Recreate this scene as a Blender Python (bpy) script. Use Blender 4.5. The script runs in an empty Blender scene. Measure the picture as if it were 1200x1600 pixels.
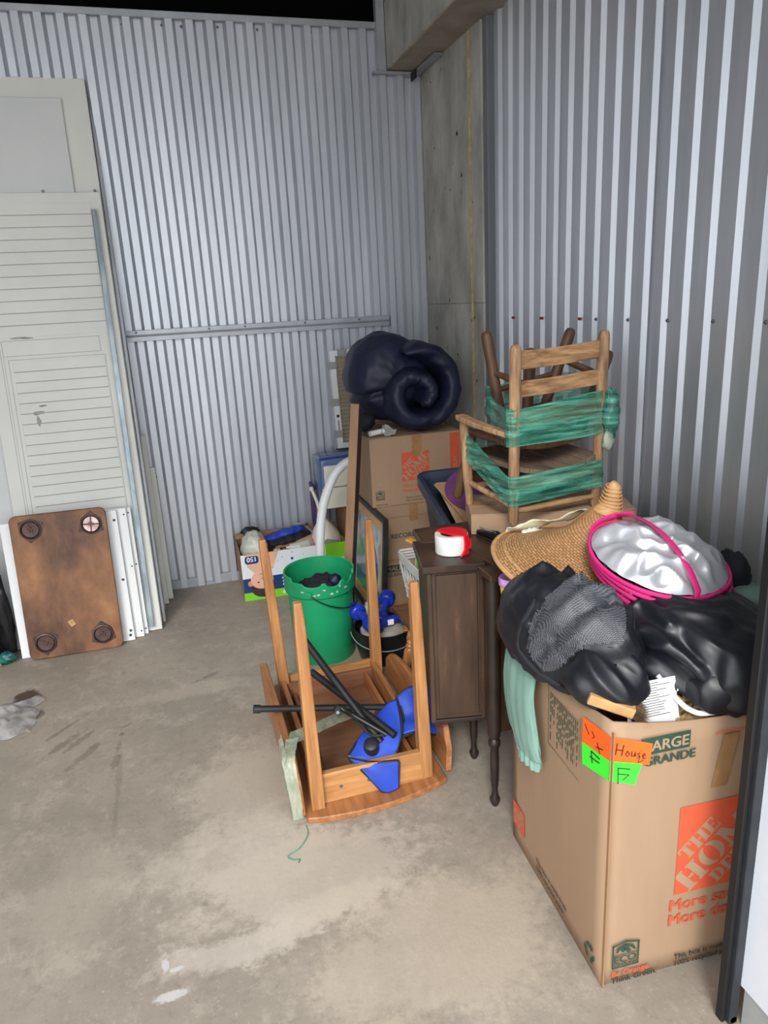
import bpy, bmesh, math, random
from mathutils import Vector, Matrix, Euler, noise
random.seed(4)
S = bpy.context.scene
COL = S.collection
V = Vector
PI = math.pi
# ------------------------------------------------------------------ camera
cam_d = bpy.data.cameras.new('camera'); cam = bpy.data.objects.new('camera', cam_d); COL.objects.link(cam)
cam_d.sensor_fit = 'VERTICAL'; cam_d.sensor_height = 24.0; cam_d.lens = 1119.055 / 1600 * 24.0
cam_d.clip_start = 0.02
def _cam():
    yaw, pitch, roll = -0.2814002, 0.28894458, -0.05472445
    f = V((-math.sin(yaw)*math.cos(pitch), math.cos(yaw)*math.cos(pitch), -math.sin(pitch)))
    r0 = V((math.cos(yaw), math.sin(yaw), 0)); u0 = r0.cross(f)
    r = math.cos(roll)*r0 + math.sin(roll)*u0; u = -math.sin(roll)*r0 + math.cos(roll)*u0
    m = Matrix((( r.x, u.x, -f.x, 0), (r.y, u.y, -f.y, 0), (r.z, u.z, -f.z, 1.5), (0, 0, 0, 1)))
    cam.matrix_world = m
_cam(); S.camera = cam
# ------------------------------------------------------------------ light and exposure
W = bpy.data.worlds.new('overcast_sky'); S.world = W; W.use_nodes = True
bgn = W.node_tree.nodes['Background']; bgn.inputs['Color'].default_value = (0.93, 0.965, 1.0, 1); bgn.inputs['Strength'].default_value = 2.9
sun_d = bpy.data.lights.new('veiled_sun', 'SUN'); sun = bpy.data.objects.new('veiled_sun', sun_d); COL.objects.link(sun)
sun_d.energy = 1.8; sun_d.angle = math.radians(14); sun_d.color = (1.0, 0.97, 0.93)
sun.rotation_euler = V((0.42, 1.0, -0.81)).to_track_quat('-Z', 'Y').to_euler()
vs = S.view_settings; vs.view_transform = 'Standard'; vs.look = 'None'; vs.gamma = 1; vs.use_curve_mapping = False; vs.exposure = 0.3
# ------------------------------------------------------------------ helpers: colour and materials
def C(r, g, b):
    f = lambda c: (c/255/12.92) if c/255 <= 0.04045 else ((c/255+0.055)/1.055)**2.4
    return (f(r), f(g), f(b), 1)
def mat(name, c1, c2=None, scale=8, rough=.6, metal=0, bump=0, bscale=None, stretch=(1,1,1), detail=5, c3=None, lo=.35, hi=.65, alpha=1, trans=0, sheen=0, spec=None, coat=0):
    m = bpy.data.materials.new(name); m.use_nodes = True
    nt = m.node_tree; b = nt.nodes['Principled BSDF']
    b.inputs['Roughness'].default_value = rough; b.inputs['Metallic'].default_value = metal
    b.inputs['Base Color'].default_value = c1
    if alpha < 1: b.inputs['Alpha'].default_value = alpha
    if trans: b.inputs['Transmission Weight'].default_value = trans
    if sheen: b.inputs['Sheen Weight'].default_value = sheen
    if coat: b.inputs['Coat Weight'].default_value = coat
    if spec is not None: b.inputs['Specular IOR Level'].default_value = spec
    if c2 is not None or bump:
        tc = nt.nodes.new('ShaderNodeTexCoord'); mp = nt.nodes.new('ShaderNodeMapping')
        mp.inputs['Scale'].default_value = stretch
        nt.links.new(tc.outputs['Object'], mp.inputs['Vector'])
    if c2 is not None:
        n = nt.nodes.new('ShaderNodeTexNoise'); n.inputs['Scale'].default_value = scale; n.inputs['Detail'].default_value = detail; n.inputs['Roughness'].default_value = .62
        nt.links.new(mp.outputs[0], n.inputs['Vector'])
        r = nt.nodes.new('ShaderNodeValToRGB'); r.color_ramp.elements[0].position = lo; r.color_ramp.elements[1].position = hi
        r.color_ramp.elements[0].color = c1; r.color_ramp.elements[1].color = c2
        if c3 is not None:
            e = r.color_ramp.elements.new(min(.98, hi+.16)); e.color = c3
        nt.links.new(n.outputs['Fac'], r.inputs[0]); nt.links.new(r.outputs[0], b.inputs['Base Color'])
    if bump:
        n2 = nt.nodes.new('ShaderNodeTexNoise'); n2.inputs['Scale'].default_value = bscale or scale*3; n2.inputs['Detail'].default_value = 4
        nt.links.new(mp.outputs[0], n2.inputs['Vector'])
        bp = nt.nodes.new('ShaderNodeBump'); bp.inputs['Strength'].default_value = bump; bp.inputs['Distance'].default_value = .004
        nt.links.new(n2.outputs['Fac'], bp.inputs['Height']); nt.links.new(bp.outputs[0], b.inputs['Normal'])
    return m
M = {}
# ------------------------------------------------------------------ helpers: meshes
def frame(o, ex, ey):
    ex = V(ex).normalized(); ey = V(ey); ey = (ey - ex*ey.dot(ex)).normalized(); ez = ex.cross(ey)
    return Matrix(((ex.x, ey.x, ez.x, o[0]), (ex.y, ey.y, ez.y, o[1]), (ex.z, ey.z, ez.z, o[2]), (0, 0, 0, 1)))
def frame2(o, ey, ex):
    # like frame, but ey is kept exactly
    ey = V(ey).normalized(); ex = V(ex); ex = (ex-ey*ex.dot(ey)).normalized(); ez = ex.cross(ey)
    return Matrix(((ex.x, ey.x, ez.x, o[0]), (ex.y, ey.y, ez.y, o[1]), (ex.z, ey.z, ez.z, o[2]), (0, 0, 0, 1)))
def rotz(o, a): return Matrix.Translation(V(o)) @ Matrix.Rotation(a, 4, 'Z')
class MB:
    def __init__(self, m=None): self.v = []; self.f = []; self.m = m or Matrix()
    def add(self, vs_, fs, m=None):
        k = len(self.v); mm = self.m @ m if m is not None else self.m
        self.v += [mm @ V(p) for p in vs_]; self.f += [[i+k for i in q] for q in fs]; return self
    def box(self, a, b, m=None):
        x0, y0, z0 = a; x1, y1, z1 = b
        return self.add([(x0,y0,z0),(x1,y0,z0),(x1,y1,z0),(x0,y1,z0),(x0,y0,z1),(x1,y0,z1),(x1,y1,z1),(x0,y1,z1)],
            [(0,3,2,1),(4,5,6,7),(0,1,5,4),(1,2,6,5),(2,3,7,6),(3,0,4,7)], m)
    def bar(self, p, q, w, h, up=(0,0,1), taper=1.0):
        p = V(p); q = V(q); d = (q-p).normalized(); u = V(up)
        if abs(d.dot(u)) > .97: u = V((1, 0, 0))
        s = d.cross(u).normalized(); u = s.cross(d); vs_ = []
        for c, k in ((p, 1), (q, taper)):
            for a, b in ((-1,-1),(1,-1),(1,1),(-1,1)): vs_.append(c + s*a*w/2*k + u*b*h/2*k)
        return self.add(vs_, [(3,2,1,0),(4,5,6,7),(0,1,5,4),(1,2,6,5),(2,3,7,6),(3,0,4,7)])
    def tube(self, path, r, n=10, caps=True, ry=None, closed=False, side=None):
        P = [V(p) for p in path]; L = len(P); vs_ = []; fs = []
        rr = r if isinstance(r, (list, tuple)) else [r]*L
        prev = None
        for i in range(L):
            t = (P[(i+1) % L]-P[i-1]) if closed else (P[min(i+1, L-1)]-P[max(i-1, 0)])
            t.normalize()
            if prev is None:
                a = V(side) if side else (V((0,0,1)) if abs(t.z) < .9 else V((1,0,0)))
            else: a = prev
            a = (a - t*a.dot(t)).normalized(); prev = a; b = t.cross(a)
            for k in range(n):
                g = 2*PI*k/n; vs_.append(P[i] + a*math.cos(g)*rr[i] + b*math.sin(g)*(rr[i] if ry is None else (ry[i] if isinstance(ry,(list,tuple)) else ry)))
        for i in range(L if closed else L-1):
            j = (i+1) % L
            for k in range(n): fs.append((i*n+k, i*n+(k+1) % n, j*n+(k+1) % n, j*n+k))
        if caps and not closed: fs.append(tuple(range(n))[::-1]); fs.append(tuple(range((L-1)*n, L*n)))
        return self.add(vs_, fs)
    def lathe(self, prof, n=24, m=None, caps=True):
        vs_ = []; fs = []
        for r, z in prof:
            for k in range(n): vs_.append((r*math.cos(2*PI*k/n), r*math.sin(2*PI*k/n), z))
        for i in range(len(prof)-1):
            for k in range(n): fs.append((i*n+k, i*n+(k+1) % n, (i+1)*n+(k+1) % n, (i+1)*n+k))
        if caps:
            if prof[0][0] > 1e-5: fs.append(tuple(range(n))[::-1])
            if prof[-1][0] > 1e-5: fs.append(tuple(range((len(prof)-1)*n, len(prof)*n)))
        return self.add(vs_, fs, m)
    def prism(self, poly, z0, z1, m=None):
        n = len(poly)
        return self.add([(x,y,z0) for x,y in poly]+[(x,y,z1) for x,y in poly],
            [tuple(range(n))[::-1], tuple(range(n, 2*n))]+[(i, (i+1) % n, n+(i+1) % n, n+i) for i in range(n)], m)
    def flat(self, poly, z=0, m=None): return self.add([(x,y,z) for x,y in poly], [tuple(range(len(poly)))], m)
    def rect(self, x0, y0, x1, y1, z=0, m=None): return self.flat([(x0,y0),(x1,y0),(x1,y1),(x0,y1)], z, m)
    def grid(self, fn, nu, nv, cu=False, cv=False):
        vs_ = []; fs = []
        for i in range(nu):
            for j in range(nv): vs_.append(fn(i/(nu if cu else nu-1), j/(nv if cv else nv-1)))
        for i in range(nu if cu else nu-1):
            for j in range(nv if cv else nv-1):
                a, b = (i+1) % nu, (j+1) % nv
                fs.append((i*nv+j, a*nv+j, a*nv+b, i*nv+b))
        return self.add(vs_, fs)
    def text(self, body, size, m, bold=0, align='LEFT', sx=1.0):
        c = bpy.data.curves.new('t', 'FONT'); c.body = body; c.size = 1; c.align_x = align; c.resolution_u = 3
        o = bpy.data.objects.new('t', c); COL.objects.link(o)
        me = bpy.data.meshes.new_from_object(o)
        for k, (dx, dy) in enumerate(((0,0),(-1,0),(1,0),(0,-.6),(0,.6)) if bold else ((0,0),)):
            self.add([(p.co.x*sx*size+dx*bold, p.co.y*size+dy*bold, k*4e-5) for p in me.vertices], [tuple(p.vertices) for p in me.polygons], m)
        bpy.data.objects.remove(o); bpy.data.curves.remove(c); bpy.data.meshes.remove(me); return self
    def build(self, name, material, parent=None, smooth=False, bevel=0, solid=0, sub=0, angle=40, seg=1):
        me = bpy.data.meshes.new(name)
        bm = bmesh.new(); vv = [bm.verts.new(p) for p in self.v]
        for f in self.f:
            try: bm.faces.new([vv[i] for i in f])
            except ValueError: pass
        bmesh.ops.remove_doubles(bm, verts=bm.verts, dist=1e-6)
        if not solid: bmesh.ops.recalc_face_normals(bm, faces=bm.faces)
        if bevel:
            es = [e for e in bm.edges if len(e.link_faces) == 2 and e.calc_face_angle(0) > .5]
            bmesh.ops.bevel(bm, geom=es, offset=bevel, segments=seg, affect='EDGES', profile=.5, clamp_overlap=True)
        bm.to_mesh(me); bm.free()
        me.materials.append(M[material] if isinstance(material, str) else material)
        if smooth:
            me.shade_smooth(); me.set_sharp_from_angle(angle=math.radians(angle))
        o = bpy.data.objects.new(name, me); COL.objects.link(o)
        if solid:
            md = o.modifiers.new('thickness', 'SOLIDIFY'); md.thickness = abs(solid); md.offset = -1 if solid > 0 else 1
        if sub:
            md = o.modifiers.new('subdivision', 'SUBSURF'); md.levels = sub; md.render_levels = sub
        if parent is not None:
            o.parent = parent
            o.matrix_parent_inverse = world_of(parent).inverted()
        return o
def world_of(o):
    m = o.matrix_basis.copy()
    while o.parent is not None:
        m = o.parent.matrix_basis @ o.matrix_parent_inverse @ m if False else (o.parent.matrix_basis @ o.matrix_parent_inverse @ m)
        o = o.parent
    return m
def tag(o, label, cat, group=None):
    o['label'] = label; o['category'] = cat
    if group: o['group'] = group
    return o
def thing(name, label, cat, loc=(0,0,0), group=None):
    o = bpy.data.objects.new(name, None); COL.objects.link(o); o.location = loc; o.empty_display_size = .05
    return tag(o, label, cat, group)
def struct(o): o['kind'] = 'structure'; return o
def sempty(name, loc=(0,0,0)):
    o = bpy.data.objects.new(name, None); COL.objects.link(o); o.location = loc; return struct(o)
def lab(o, text): o['label'] = text; return o
def rrect(x0, y0, x1, y1, r, n=4):
    out = []
    for cx, cy, a in ((x1-r, y1-r, 0), (x0+r, y1-r, PI/2), (x0+r, y0+r, PI), (x1-r, y0+r, 1.5*PI)):
        for k in range(n+1): out.append((cx+r*math.cos(a+PI/2*k/n), cy+r*math.sin(a+PI/2*k/n)))
    return out
def disc(cx, cy, r, n=12, ry=None): return [(cx+r*math.cos(2*PI*k/n), cy+(ry or r)*math.sin(2*PI*k/n)) for k in range(n)]
def bez(pts, n=20):
    # Catmull-Rom through the points
    P = [V(p) for p in pts]; P = [2*P[0]-P[1]] + P + [2*P[-1]-P[-2]]; out = []
    segs = len(P)-3
    for s in range(segs):
        a, b, c, d = P[s:s+4]
        k = max(2, n//segs)
        for i in range(k):
            t = i/k; out.append(.5*((2*b)+(c-a)*t+(2*a-5*b+4*c-d)*t*t+(3*b-a-3*c+d)*t**3))
    out.append(P[-2]); return out
# ------------------------------------------------------------------ materials
def floor_material():
    m = bpy.data.materials.new('stained_concrete_floor'); m.use_nodes = True; nt = m.node_tree; N = nt.nodes; L = nt.links
    b = N['Principled BSDF']; b.inputs['Roughness'].default_value = .62
    tc = N.new('ShaderNodeTexCoord')
    def noi(scale, detail=6, st=(1,1,1), off=(0,0,0), rough=.6, rz=0):
        mp = N.new('ShaderNodeMapping'); mp.inputs['Scale'].default_value = st; mp.inputs['Location'].default_value = off; mp.inputs['Rotation'].default_value = (0,0,rz)
        L.new(tc.outputs['Object'], mp.inputs[0]); n = N.new('ShaderNodeTexNoise'); n.inputs['Scale'].default_value = scale; n.inputs['Detail'].default_value = detail; n.inputs['Roughness'].default_value = rough
        L.new(mp.outputs[0], n.inputs['Vector']); return n.outputs['Fac']
    def ss(v, a, c):
        r = N.new('ShaderNodeMapRange'); r.interpolation_type = 'SMOOTHSTEP'; r.inputs['From Min'].default_value = a; r.inputs['From Max'].default_value = c
        L.new(v, r.inputs['Value']); return r.outputs['Result']
    def mth(op, a, c):
        n = N.new('ShaderNodeMath'); n.operation = op
        for i, x in enumerate((a, c)):
            if isinstance(x, (int, float)): n.inputs[i].default_value = x
            else: L.new(x, n.inputs[i])
        return n.outputs[0]
    def mix(fac, a, c):
        n = N.new('ShaderNodeMix'); n.data_type = 'RGBA'; L.new(fac, n.inputs['Factor'])
        for s, x in (('A', a), ('B', c)):
            sock = [i for i in n.inputs if i.name == s and i.type == 'RGBA'][0]
            if isinstance(x, tuple): sock.default_value = x
            else: L.new(x, sock)
        return [o for o in n.outputs if o.type == 'RGBA'][0]
    col = mix(ss(noi(2.2, 10, rough=.68), .34, .68), C(143,134,122), C(160,150,137))
    col = mix(mth('MULTIPLY', ss(noi(6, 12, off=(3,1,0), rough=.78), .52, .62), .42), col, C(182,171,157))
    col = mix(mth('MULTIPLY', ss(noi(17, 8, (1,.5,1), off=(5,2,0), rough=.8, rz=.4), .54, .66), .35), col, C(188,178,165))
    col = mix(mth('MULTIPLY', ss(noi(30, 6, off=(1,4,0), rough=.75), .5, .7), .45), col, C(118,108,97))
    col = mix(mth('MULTIPLY', ss(noi(9, 8, (1,.35,1), (7,2,0), .75, .5), .6, .74), .35), col, C(110,100,89))
    col = mix(mth('MULTIPLY', ss(noi(90, 3), .62, .72), .35), col, C(205,197,186))
    pert = noi(7, 8, off=(2,9,0), rough=.7); pert2 = noi(34, 6, off=(4,3,0), rough=.75); sep = N.new('ShaderNodeSeparateXYZ'); L.new(tc.outputs['Object'], sep.inputs[0])
    def spot(x, y, rx, ry, wob, edge=.25, ang=0.0):
        ca, sa = math.cos(ang), math.sin(ang)
        dx = mth('SUBTRACT', sep.outputs[0], x); dy = mth('SUBTRACT', sep.outputs[1], y)
        u = mth('DIVIDE', mth('ADD', mth('MULTIPLY', dx, ca), mth('MULTIPLY', dy, sa)), rx)
        w = mth('DIVIDE', mth('SUBTRACT', mth('MULTIPLY', dy, ca), mth('MULTIPLY', dx, sa)), ry)
        d = mth('SQRT', mth('ADD', mth('MULTIPLY', u, u), mth('MULTIPLY', w, w)), 0)
        d = mth('ADD', d, mth('MULTIPLY', mth('SUBTRACT', mth('ADD', mth('MULTIPLY', pert, .6), mth('MULTIPLY', pert2, .4)), .5), wob))
        r = N.new('ShaderNodeMapRange'); r.interpolation_type = 'SMOOTHSTEP'; r.inputs['From Min'].default_value = 1+edge; r.inputs['From Max'].default_value = 1-edge
        L.new(d, r.inputs['Value']); return r.outputs['Result']
    # worn pale patches, brown spill, dark scuffs, white paint drips
    for x, y, rx, ry, st, c in ((.10,2.02,.20,.26,.5,C(190,178,163)), (.05,1.75,.26,.16,.5,C(196,185,171)), (.2,1.62,.3,.2,.6,C(198,186,172)), (.0,1.44,.2,.045,.6,C(198,188,176)), (.25,1.5,.16,.04,.5,C(200,190,176)), (-.4,1.75,.12,.22,.3,C(176,166,152)), (-.05,2.75,.22,.05,.45,C(178,168,153)), (.45,1.3,.3,.22,.5,C(196,180,162))):
        col = mix(mth('MULTIPLY', spot(x, y, rx, ry, 4.0, .35), st), col, c)
    for x, y, rx, ry, a, st in ((-.53,2.66,.008,.10,-.75,.6), (-.55,2.52,.016,.09,-.75,.6), (-.48,2.54,.01,.07,-.7,.55), (-.44,2.45,.012,.08,-.6,.5), (-.34,2.42,.012,.09,-.1,.5), (-.31,2.585,.035,.008,.5,.55), (-.33,2.53,.01,.02,.1,.6), (.02,2.86,.045,.01,.4,.6), (.0,2.84,.05,.006,.4,.5), (-.33,2.25,.008,.3,.0,.3)):
        col = mix(mth('MULTIPLY', spot(x, y, rx, ry, 8.5, .35, a), st*.75), col, C(84,74,62))
    col = mix(mth('MULTIPLY', spot(-.72, 2.93, .055, .09, 2.2, .12), .92), col, C(66,52,38))
    col = mix(mth('MULTIPLY', spot(-.655, 2.8, .022, .035, 3, .2), .7), col, C(80,70,62))
    for x, y, rx, ry in ((-.172,1.365,.034,.013), (-.186,1.45,.008,.016), (-.16,1.432,.016,.006)):
        col = mix(mth('MULTIPLY', spot(x, y, rx, ry, 4, .25), .75), col, C(204,202,200))
    L.new(col, b.inputs['Base Color'])
    bp = N.new('ShaderNodeBump'); bp.inputs['Strength'].default_value = .25; bp.inputs['Distance'].default_value = .004
    L.new(noi(40, 8, rough=.7), bp.inputs['Height']); L.new(bp.outputs[0], b.inputs['Normal'])
    return m
M['floor'] = floor_material()
M['galv'] = mat('galvanised_steel_sheet', C(206,209,216), C(188,192,199), 5, .45, .6, bump=.04, bscale=300, stretch=(1,1,.15))
M['galv_trim'] = mat('dull_galvanised_trim', C(178,182,188), C(160,163,169), 9, .45, .5)
M['steel'] = mat('bright_zinc_channel', C(160,168,172), C(112,126,134), 14, .4, .7, stretch=(1,1,.3))
M['screw'] = mat('screw_steel', C(120,122,126), rough=.4, metal=.7)
M['red'] = mat('red_marker', C(150,30,50), rough=.6)
M['pier'] = mat('cast_concrete', C(146,144,138), C(188,185,177), 6, .85, bump=.6, bscale=40, c3=C(208,205,197), stretch=(1,1,.5), detail=9)
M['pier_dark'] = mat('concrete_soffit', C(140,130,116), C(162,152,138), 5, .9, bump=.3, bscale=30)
M['foam'] = mat('ochre_expansion_foam', C(150,130,84), C(172,160,120), 30, .9, bump=.6, bscale=60)
M['ceil'] = mat('pale_bounce_ceiling', C(205,205,203), rough=.8)  # unseen ceiling, made pale to bounce more ambient light inside
M['roof'] = mat('void_darkness_black', C(24,24,27), C(34,34,38), 3, .9)  # near-black puts the darkness of the unlit void into the colour
M['wall_paint'] = mat('painted_side_wall', C(150,152,156), rough=.7)
M['wall_dull'] = mat('dull_grey_side_wall', C(66,67,70), rough=.7)
M['white_panel'] = mat('white_wall_panel', C(214,219,228), C(222,226,233), 2, .45)
M['plinth'] = mat('grey_plinth', C(150,152,152), C(165,167,166), 8, .8)
M['rubber'] = mat('black_door_guide', C(34,37,42), C(44,47,52), 20, .5)
M['rubber2'] = mat('black_rubber_seal', C(16,16,18), rough=.6)
M['dirt'] = mat('pale_scuff', C(170,160,150), rough=.8)
# ------------------------------------------------------------------ setting
fl = sempty('floor')
M['joint'] = mat('pale_joint_filler', C(178,168,154), C(150,140,128), 12, .8)
MB().box((-6,-8,-.1), (2.6,3.352,0)).build('concrete_slab', 'floor', fl)
MB().box((-6,3.358,-.1), (2.6,7,-.0005)).build('concrete_slab', 'floor', fl)
MB().box((-6,3.352,-.1), (2.6,3.358,-.0015)).build('slab_joint', 'joint', fl)
cl = sempty('ceiling')
MB().box((-2.8,-.04,3.4), (2.6,3.94,3.5)).build('ceiling_sheet', 'ceil', cl)
MB().box((-2.8,3.94,3.4), (2.6,7,3.5)).build('roof_deck', 'roof', cl)
struct(MB().box((-2.8,-.04,0), (-2.7,7,3.4)).build('wall_left', 'wall_dull'))
hd = sempty('wall_front')
MB().box((-2.8,-.04,3.05), (2.6,.06,3.5)).build('door_header', 'wall_paint', hd)
wr = sempty('wall_right_front')
MB().box((.970,.25,.1), (1.9,.9,3.4)).build('white_panel', 'white_panel', wr, bevel=.003)
MB().box((.976,.25,0), (1.9,.89,.1)).build('plinth', 'plinth', wr)
tr = sempty('trim_1')
g = MB(); g.box((.9505,.895,0), (.9715,.93,3.4)); g.build('guide_channel', 'rubber', tr, bevel=.002)
MB().box((.940,.905,0), (.950,.925,3.4)).build('rubber_seal', 'rubber2', tr, bevel=.002)
MB().lathe([(.0,-.004),(.006,-.003),(.008,0)], 10, frame((.961,.895,.012), (1,0,0), (0,0,1))).build('bolt', 'galv_trim', tr)
struct(MB().box((-2.8,6.9,0), (2.6,7,3.5)).build('wall_far', 'roof'))
struct(MB().box((2.5,-.04,0), (2.6,7,3.5)).build('wall_outer', 'roof'))
# corrugated sheet: u along the wall, d outwards, six ribs to a sheet
def sheet(mb, fn, u0, u1, z0, z1, pitch, depth, web, phase=0, lip=0):
    prof = []
    flat = (pitch-2*web)/2
    n0 = int(math.floor((u0-phase)/pitch))-1
    pts = []
    for k in range(n0, n0+int((u1-u0)/pitch)+4):
        b = phase+k*pitch
        pts += [(b, 0), (b+flat, 0), (b+flat+web, depth), (b+2*flat+web, depth)]
    def dat(u):
        for (a, da), (c, dc) in zip(pts, pts[1:]):
            if a <= u <= c: return da+(dc-da)*(u-a)/(c-a) if c > a else da
        return 0
    prof = [(u0, dat(u0)+lip)] + [(u, d+lip) for u, d in pts if u0 < u < u1] + [(u1, dat(u1)+lip)]
    vs_ = []; fs = []
    for i, (u, d) in enumerate(prof):
        vs_ += [fn(u, d, z0), fn(u, d, z1)]
        if i: fs.append((2*i-2, 2*i, 2*i+1, 2*i-1))
    mb.add(vs_, fs)
wb = sempty('wall_back')
PB = .0933
for k in range(-5, 4):
    u0 = -.221+k*.5598; u1 = min(u0+.5598+.012, 1.452)
    if k == 3: u0, u1 = 1.4583-.0, 1.459
    if k == 3: continue
    if k == 2: u1 = 1.452
    mb = MB(); sheet(mb, lambda u, d, z: (u, 3.955-d, z), u0, u1, .0, 2.8, PB, .027, .0150, -.221+.012, .0012*(k % 2))
    mb.build('corrugated_panel', 'galv', wb, solid=-.0008)
t = sempty('trim_2')
g = MB()
g.box((-2.7,3.925,2.792), (1.245,3.94,2.822)).build('top_track', 'galv_trim', t, bevel=.002)
MB().box((1.225,3.9,2.6), (1.268,3.94,3.4)).build('edge_flashing', 'galv_trim', t, bevel=.002)
MB().box((1.2,3.9,2.588), (1.452,3.94,2.6)).build('edge_flashing', 'galv_trim', t)
MB().box((1.395,3.83,2.555), (1.402,3.9,2.592)).build('bent_tab', 'rubber2', t)
MB().box((1.41,3.60,2.592), (1.455,3.9,2.6)).build('edge_flashing', 'galv_trim', t)
MB().box((1.438,3.93,0), (1.4615,3.952,2.59)).build('corner_flashing', 'galv_trim', t, bevel=.003)
gt = sempty('trim_3')
g = MB(); g.box((-2.69,3.915,1.358), (1.222,3.9395,1.362)); g.box((-2.69,3.912,1.358), (1.222,3.916,1.412)); g.box((-2.69,3.915,1.408), (1.222,3.9395,1.412))
g.build('wall_girt', 'galv_trim', gt, bevel=.001)
MB().box((-2.69,3.9,1.381), (1.222,3.912,1.39)).build('girt_ridge', 'galv_trim', gt, bevel=.004)
def screw(p, n, parent, m='screw', r=.006):
    n = V(n); a = V((0,0,1)) if abs(n.z) < .9 else V((1,0,0))
    return MB().lathe([(r,0),(r,.002),(r*.55,.004),(r*.5,.006),(0,.006)], 8, frame(p, n.cross(a), a.cross(n).cross(n) if False else n.cross(n.cross(a)))).build('screw', m, parent)
for x, z in ((-.114,1.402),(.247,1.4),(.431,1.4),(.75,1.4),(1.05,1.4)):
    screw((x,3.912,z), (0,-1,0), gt)
for x, z in ((.02,2.763),(.195,2.768),(.283,2.766),(.451,2.771),(.638,2.768),(.9,2.768),(1.335,1.395),(1.24,1.42)):
    screw((x,3.941,z), (0,-1,0), wb)
bs = sempty('baseboard_back')
MB().box((-.15,3.93,0), (.062,3.94,.05)).build('base_flashing', 'galv_trim', bs)
MB().box((.12,3.93,0), (1.4,3.94,.052)).build('base_flashing', 'galv_trim', bs)
MB().box((.066,3.926,0), (.114,3.94,.012)).build('foot_clip', 'galv_trim', bs)
# right wall
wr2 = sempty('wall_right')
for k in range(0, 5):
    u1 = 3.15-k*.567; u0 = u1-.567-.01
    mb = MB(); sheet(mb, lambda u, d, z: (1.503-d, u, z), max(u0,.3), u1, 0, 2.61, .0945, .0135, .014, 3.15-.02, .0012*(k % 2))
    mb.build('corrugated_panel', 'galv', wr2, solid=.0008)
    MB().box((1.489-.0012*(k%2), u0-.0004, 0), (1.4905, u0+.0012, 2.61)).build('panel_lip', 'galv_trim', wr2)
for y in (2.302,2.114,1.915,1.72,1.531): screw((1.4885,y,1.391), (-1,0,0), wr2)
for y in (2.947,2.698,2.415): MB().box((1.4878,y-.018,1.386),(1.4885,y+.012,1.396)).build('marker_stroke', 'red', wr2)
# concrete pier and beam in the corner
pr = sempty('wall_pier')
MB().box((1.462,3.195,0), (1.75,3.955,1.4565)).build('concrete_block', 'pier', pr, bevel=.002)
MB().box((1.462,3.195,1.4585), (1.75,3.955,2.61)).build('concrete_block', 'pier', pr, bevel=.002)
MB().box((1.466,3.197,1.45), (1.7,3.953,1.465)).build('mortar_joint', 'foam', pr)
M['dark_trim'] = mat('dull_grey_flashing', C(112,114,118), rough=.6)
pts = [(1.4612, 3.31+.006*noise.noise(V((0,0,z*3))), z) for z in [i*.1 for i in range(0, 27)]]
MB().tube(pts, [.008+.010*abs(noise.noise(V((3,1,z*.7)))) for z in range(27)], 6, ry=.004).build('foam_line', 'foam', pr, smooth=True)
for k in range(46):
    y = random.uniform(3.22,3.9); z = random.uniform(.9,2.55); s = random.uniform(.004,.011)
    MB().flat([(s*math.cos(a)*random.uniform(.5,1.2), s*math.sin(a)*random.uniform(.6,1.8)) for a in [i*PI/4 for i in range(8)]], 0, frame((1.4615,y,z),(0,-1,0),(0,0,1))).build('chip', random.choice(['dirt','roof','pier_dark']), pr)
MB().box((1.470,3.148,0), (1.52,3.194,2.61)).build('pier_edge_flashing', 'dark_trim', pr, bevel=.003)
bmx = sempty('ceiling_beam')
MB().box((1.272,.95,2.612), (1.9,3.955,3.4)).build('concrete_beam', 'pier', bmx, bevel=.006)
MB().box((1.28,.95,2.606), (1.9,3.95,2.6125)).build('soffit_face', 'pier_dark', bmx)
MB().box((1.2705,1.0,2.9), (1.2725,3.95,2.906)).build('form_line', 'pier_dark', bmx)
MB().box((1.268,3.93,2.61), (1.274,3.945,3.2)).build('edge_crack', 'roof', bmx)
# ------------------------------------------------------------------ panels leaning at the left
M['door_white'] = mat('cream_white_painted_board', C(212,212,207), C(220,220,214), 3, .55, bump=.03, bscale=60)
M['panel_grey'] = mat('pale_grey_board', C(205,207,208), C(213,214,213), 2, .6)
M['melamine'] = mat('white_melamine_shelf', C(226,228,230), C(232,233,233), 3, .4)
M['edge'] = mat('off_white_edge', C(196,193,184), rough=.6)
M['groove'] = mat('groove_shade_grey', C(160,160,154), rough=.8)  # grey stands in for the shade inside the door grooves
M['hole'] = mat('dark_hole', C(60,62,64), rough=.7)
M['ply'] = mat('stained_brown_plywood', C(78,48,30), C(140,94,58), 5.5, .5, bump=.08, bscale=50, c3=C(176,126,80), stretch=(1,1,.55), detail=10, lo=.36, hi=.6)
M['iron'] = mat('rusty_brown_iron', C(70,52,48), C(96,72,66), 20, .45, .5, bump=.2)
M['nickel'] = mat('shiny_worn_nickel', C(190,170,168), C(130,105,100), 14, .25, .85)
M['sticker'] = mat('tan_paper_sticker', C(196,160,108), rough=.7)
M['ink'] = mat('dark_ink', C(50,42,36), rough=.8)
M['smudge'] = mat('grey_smudge', C(170,166,158), C(130,128,124), 30, .8)
M['teal_film'] = mat('teal_stretch_film', C(40,120,110), C(20,80,76), 14, .2, bump=.4, bscale=40)
M['film'] = mat('clear_plastic_film', C(205,205,205), C(150,146,142), 18, .18, bump=.6, bscale=24, alpha=.55)
M['darkness_fill'] = mat('darkness_fill_black', C(18,18,20), C(34,34,36), 9, .3, bump=.8, bscale=18)
M['greywood'] = mat('weathered_grey_board', C(128,112,92), C(148,132,110), 8, .7, stretch=(3,3,.3))
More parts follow.
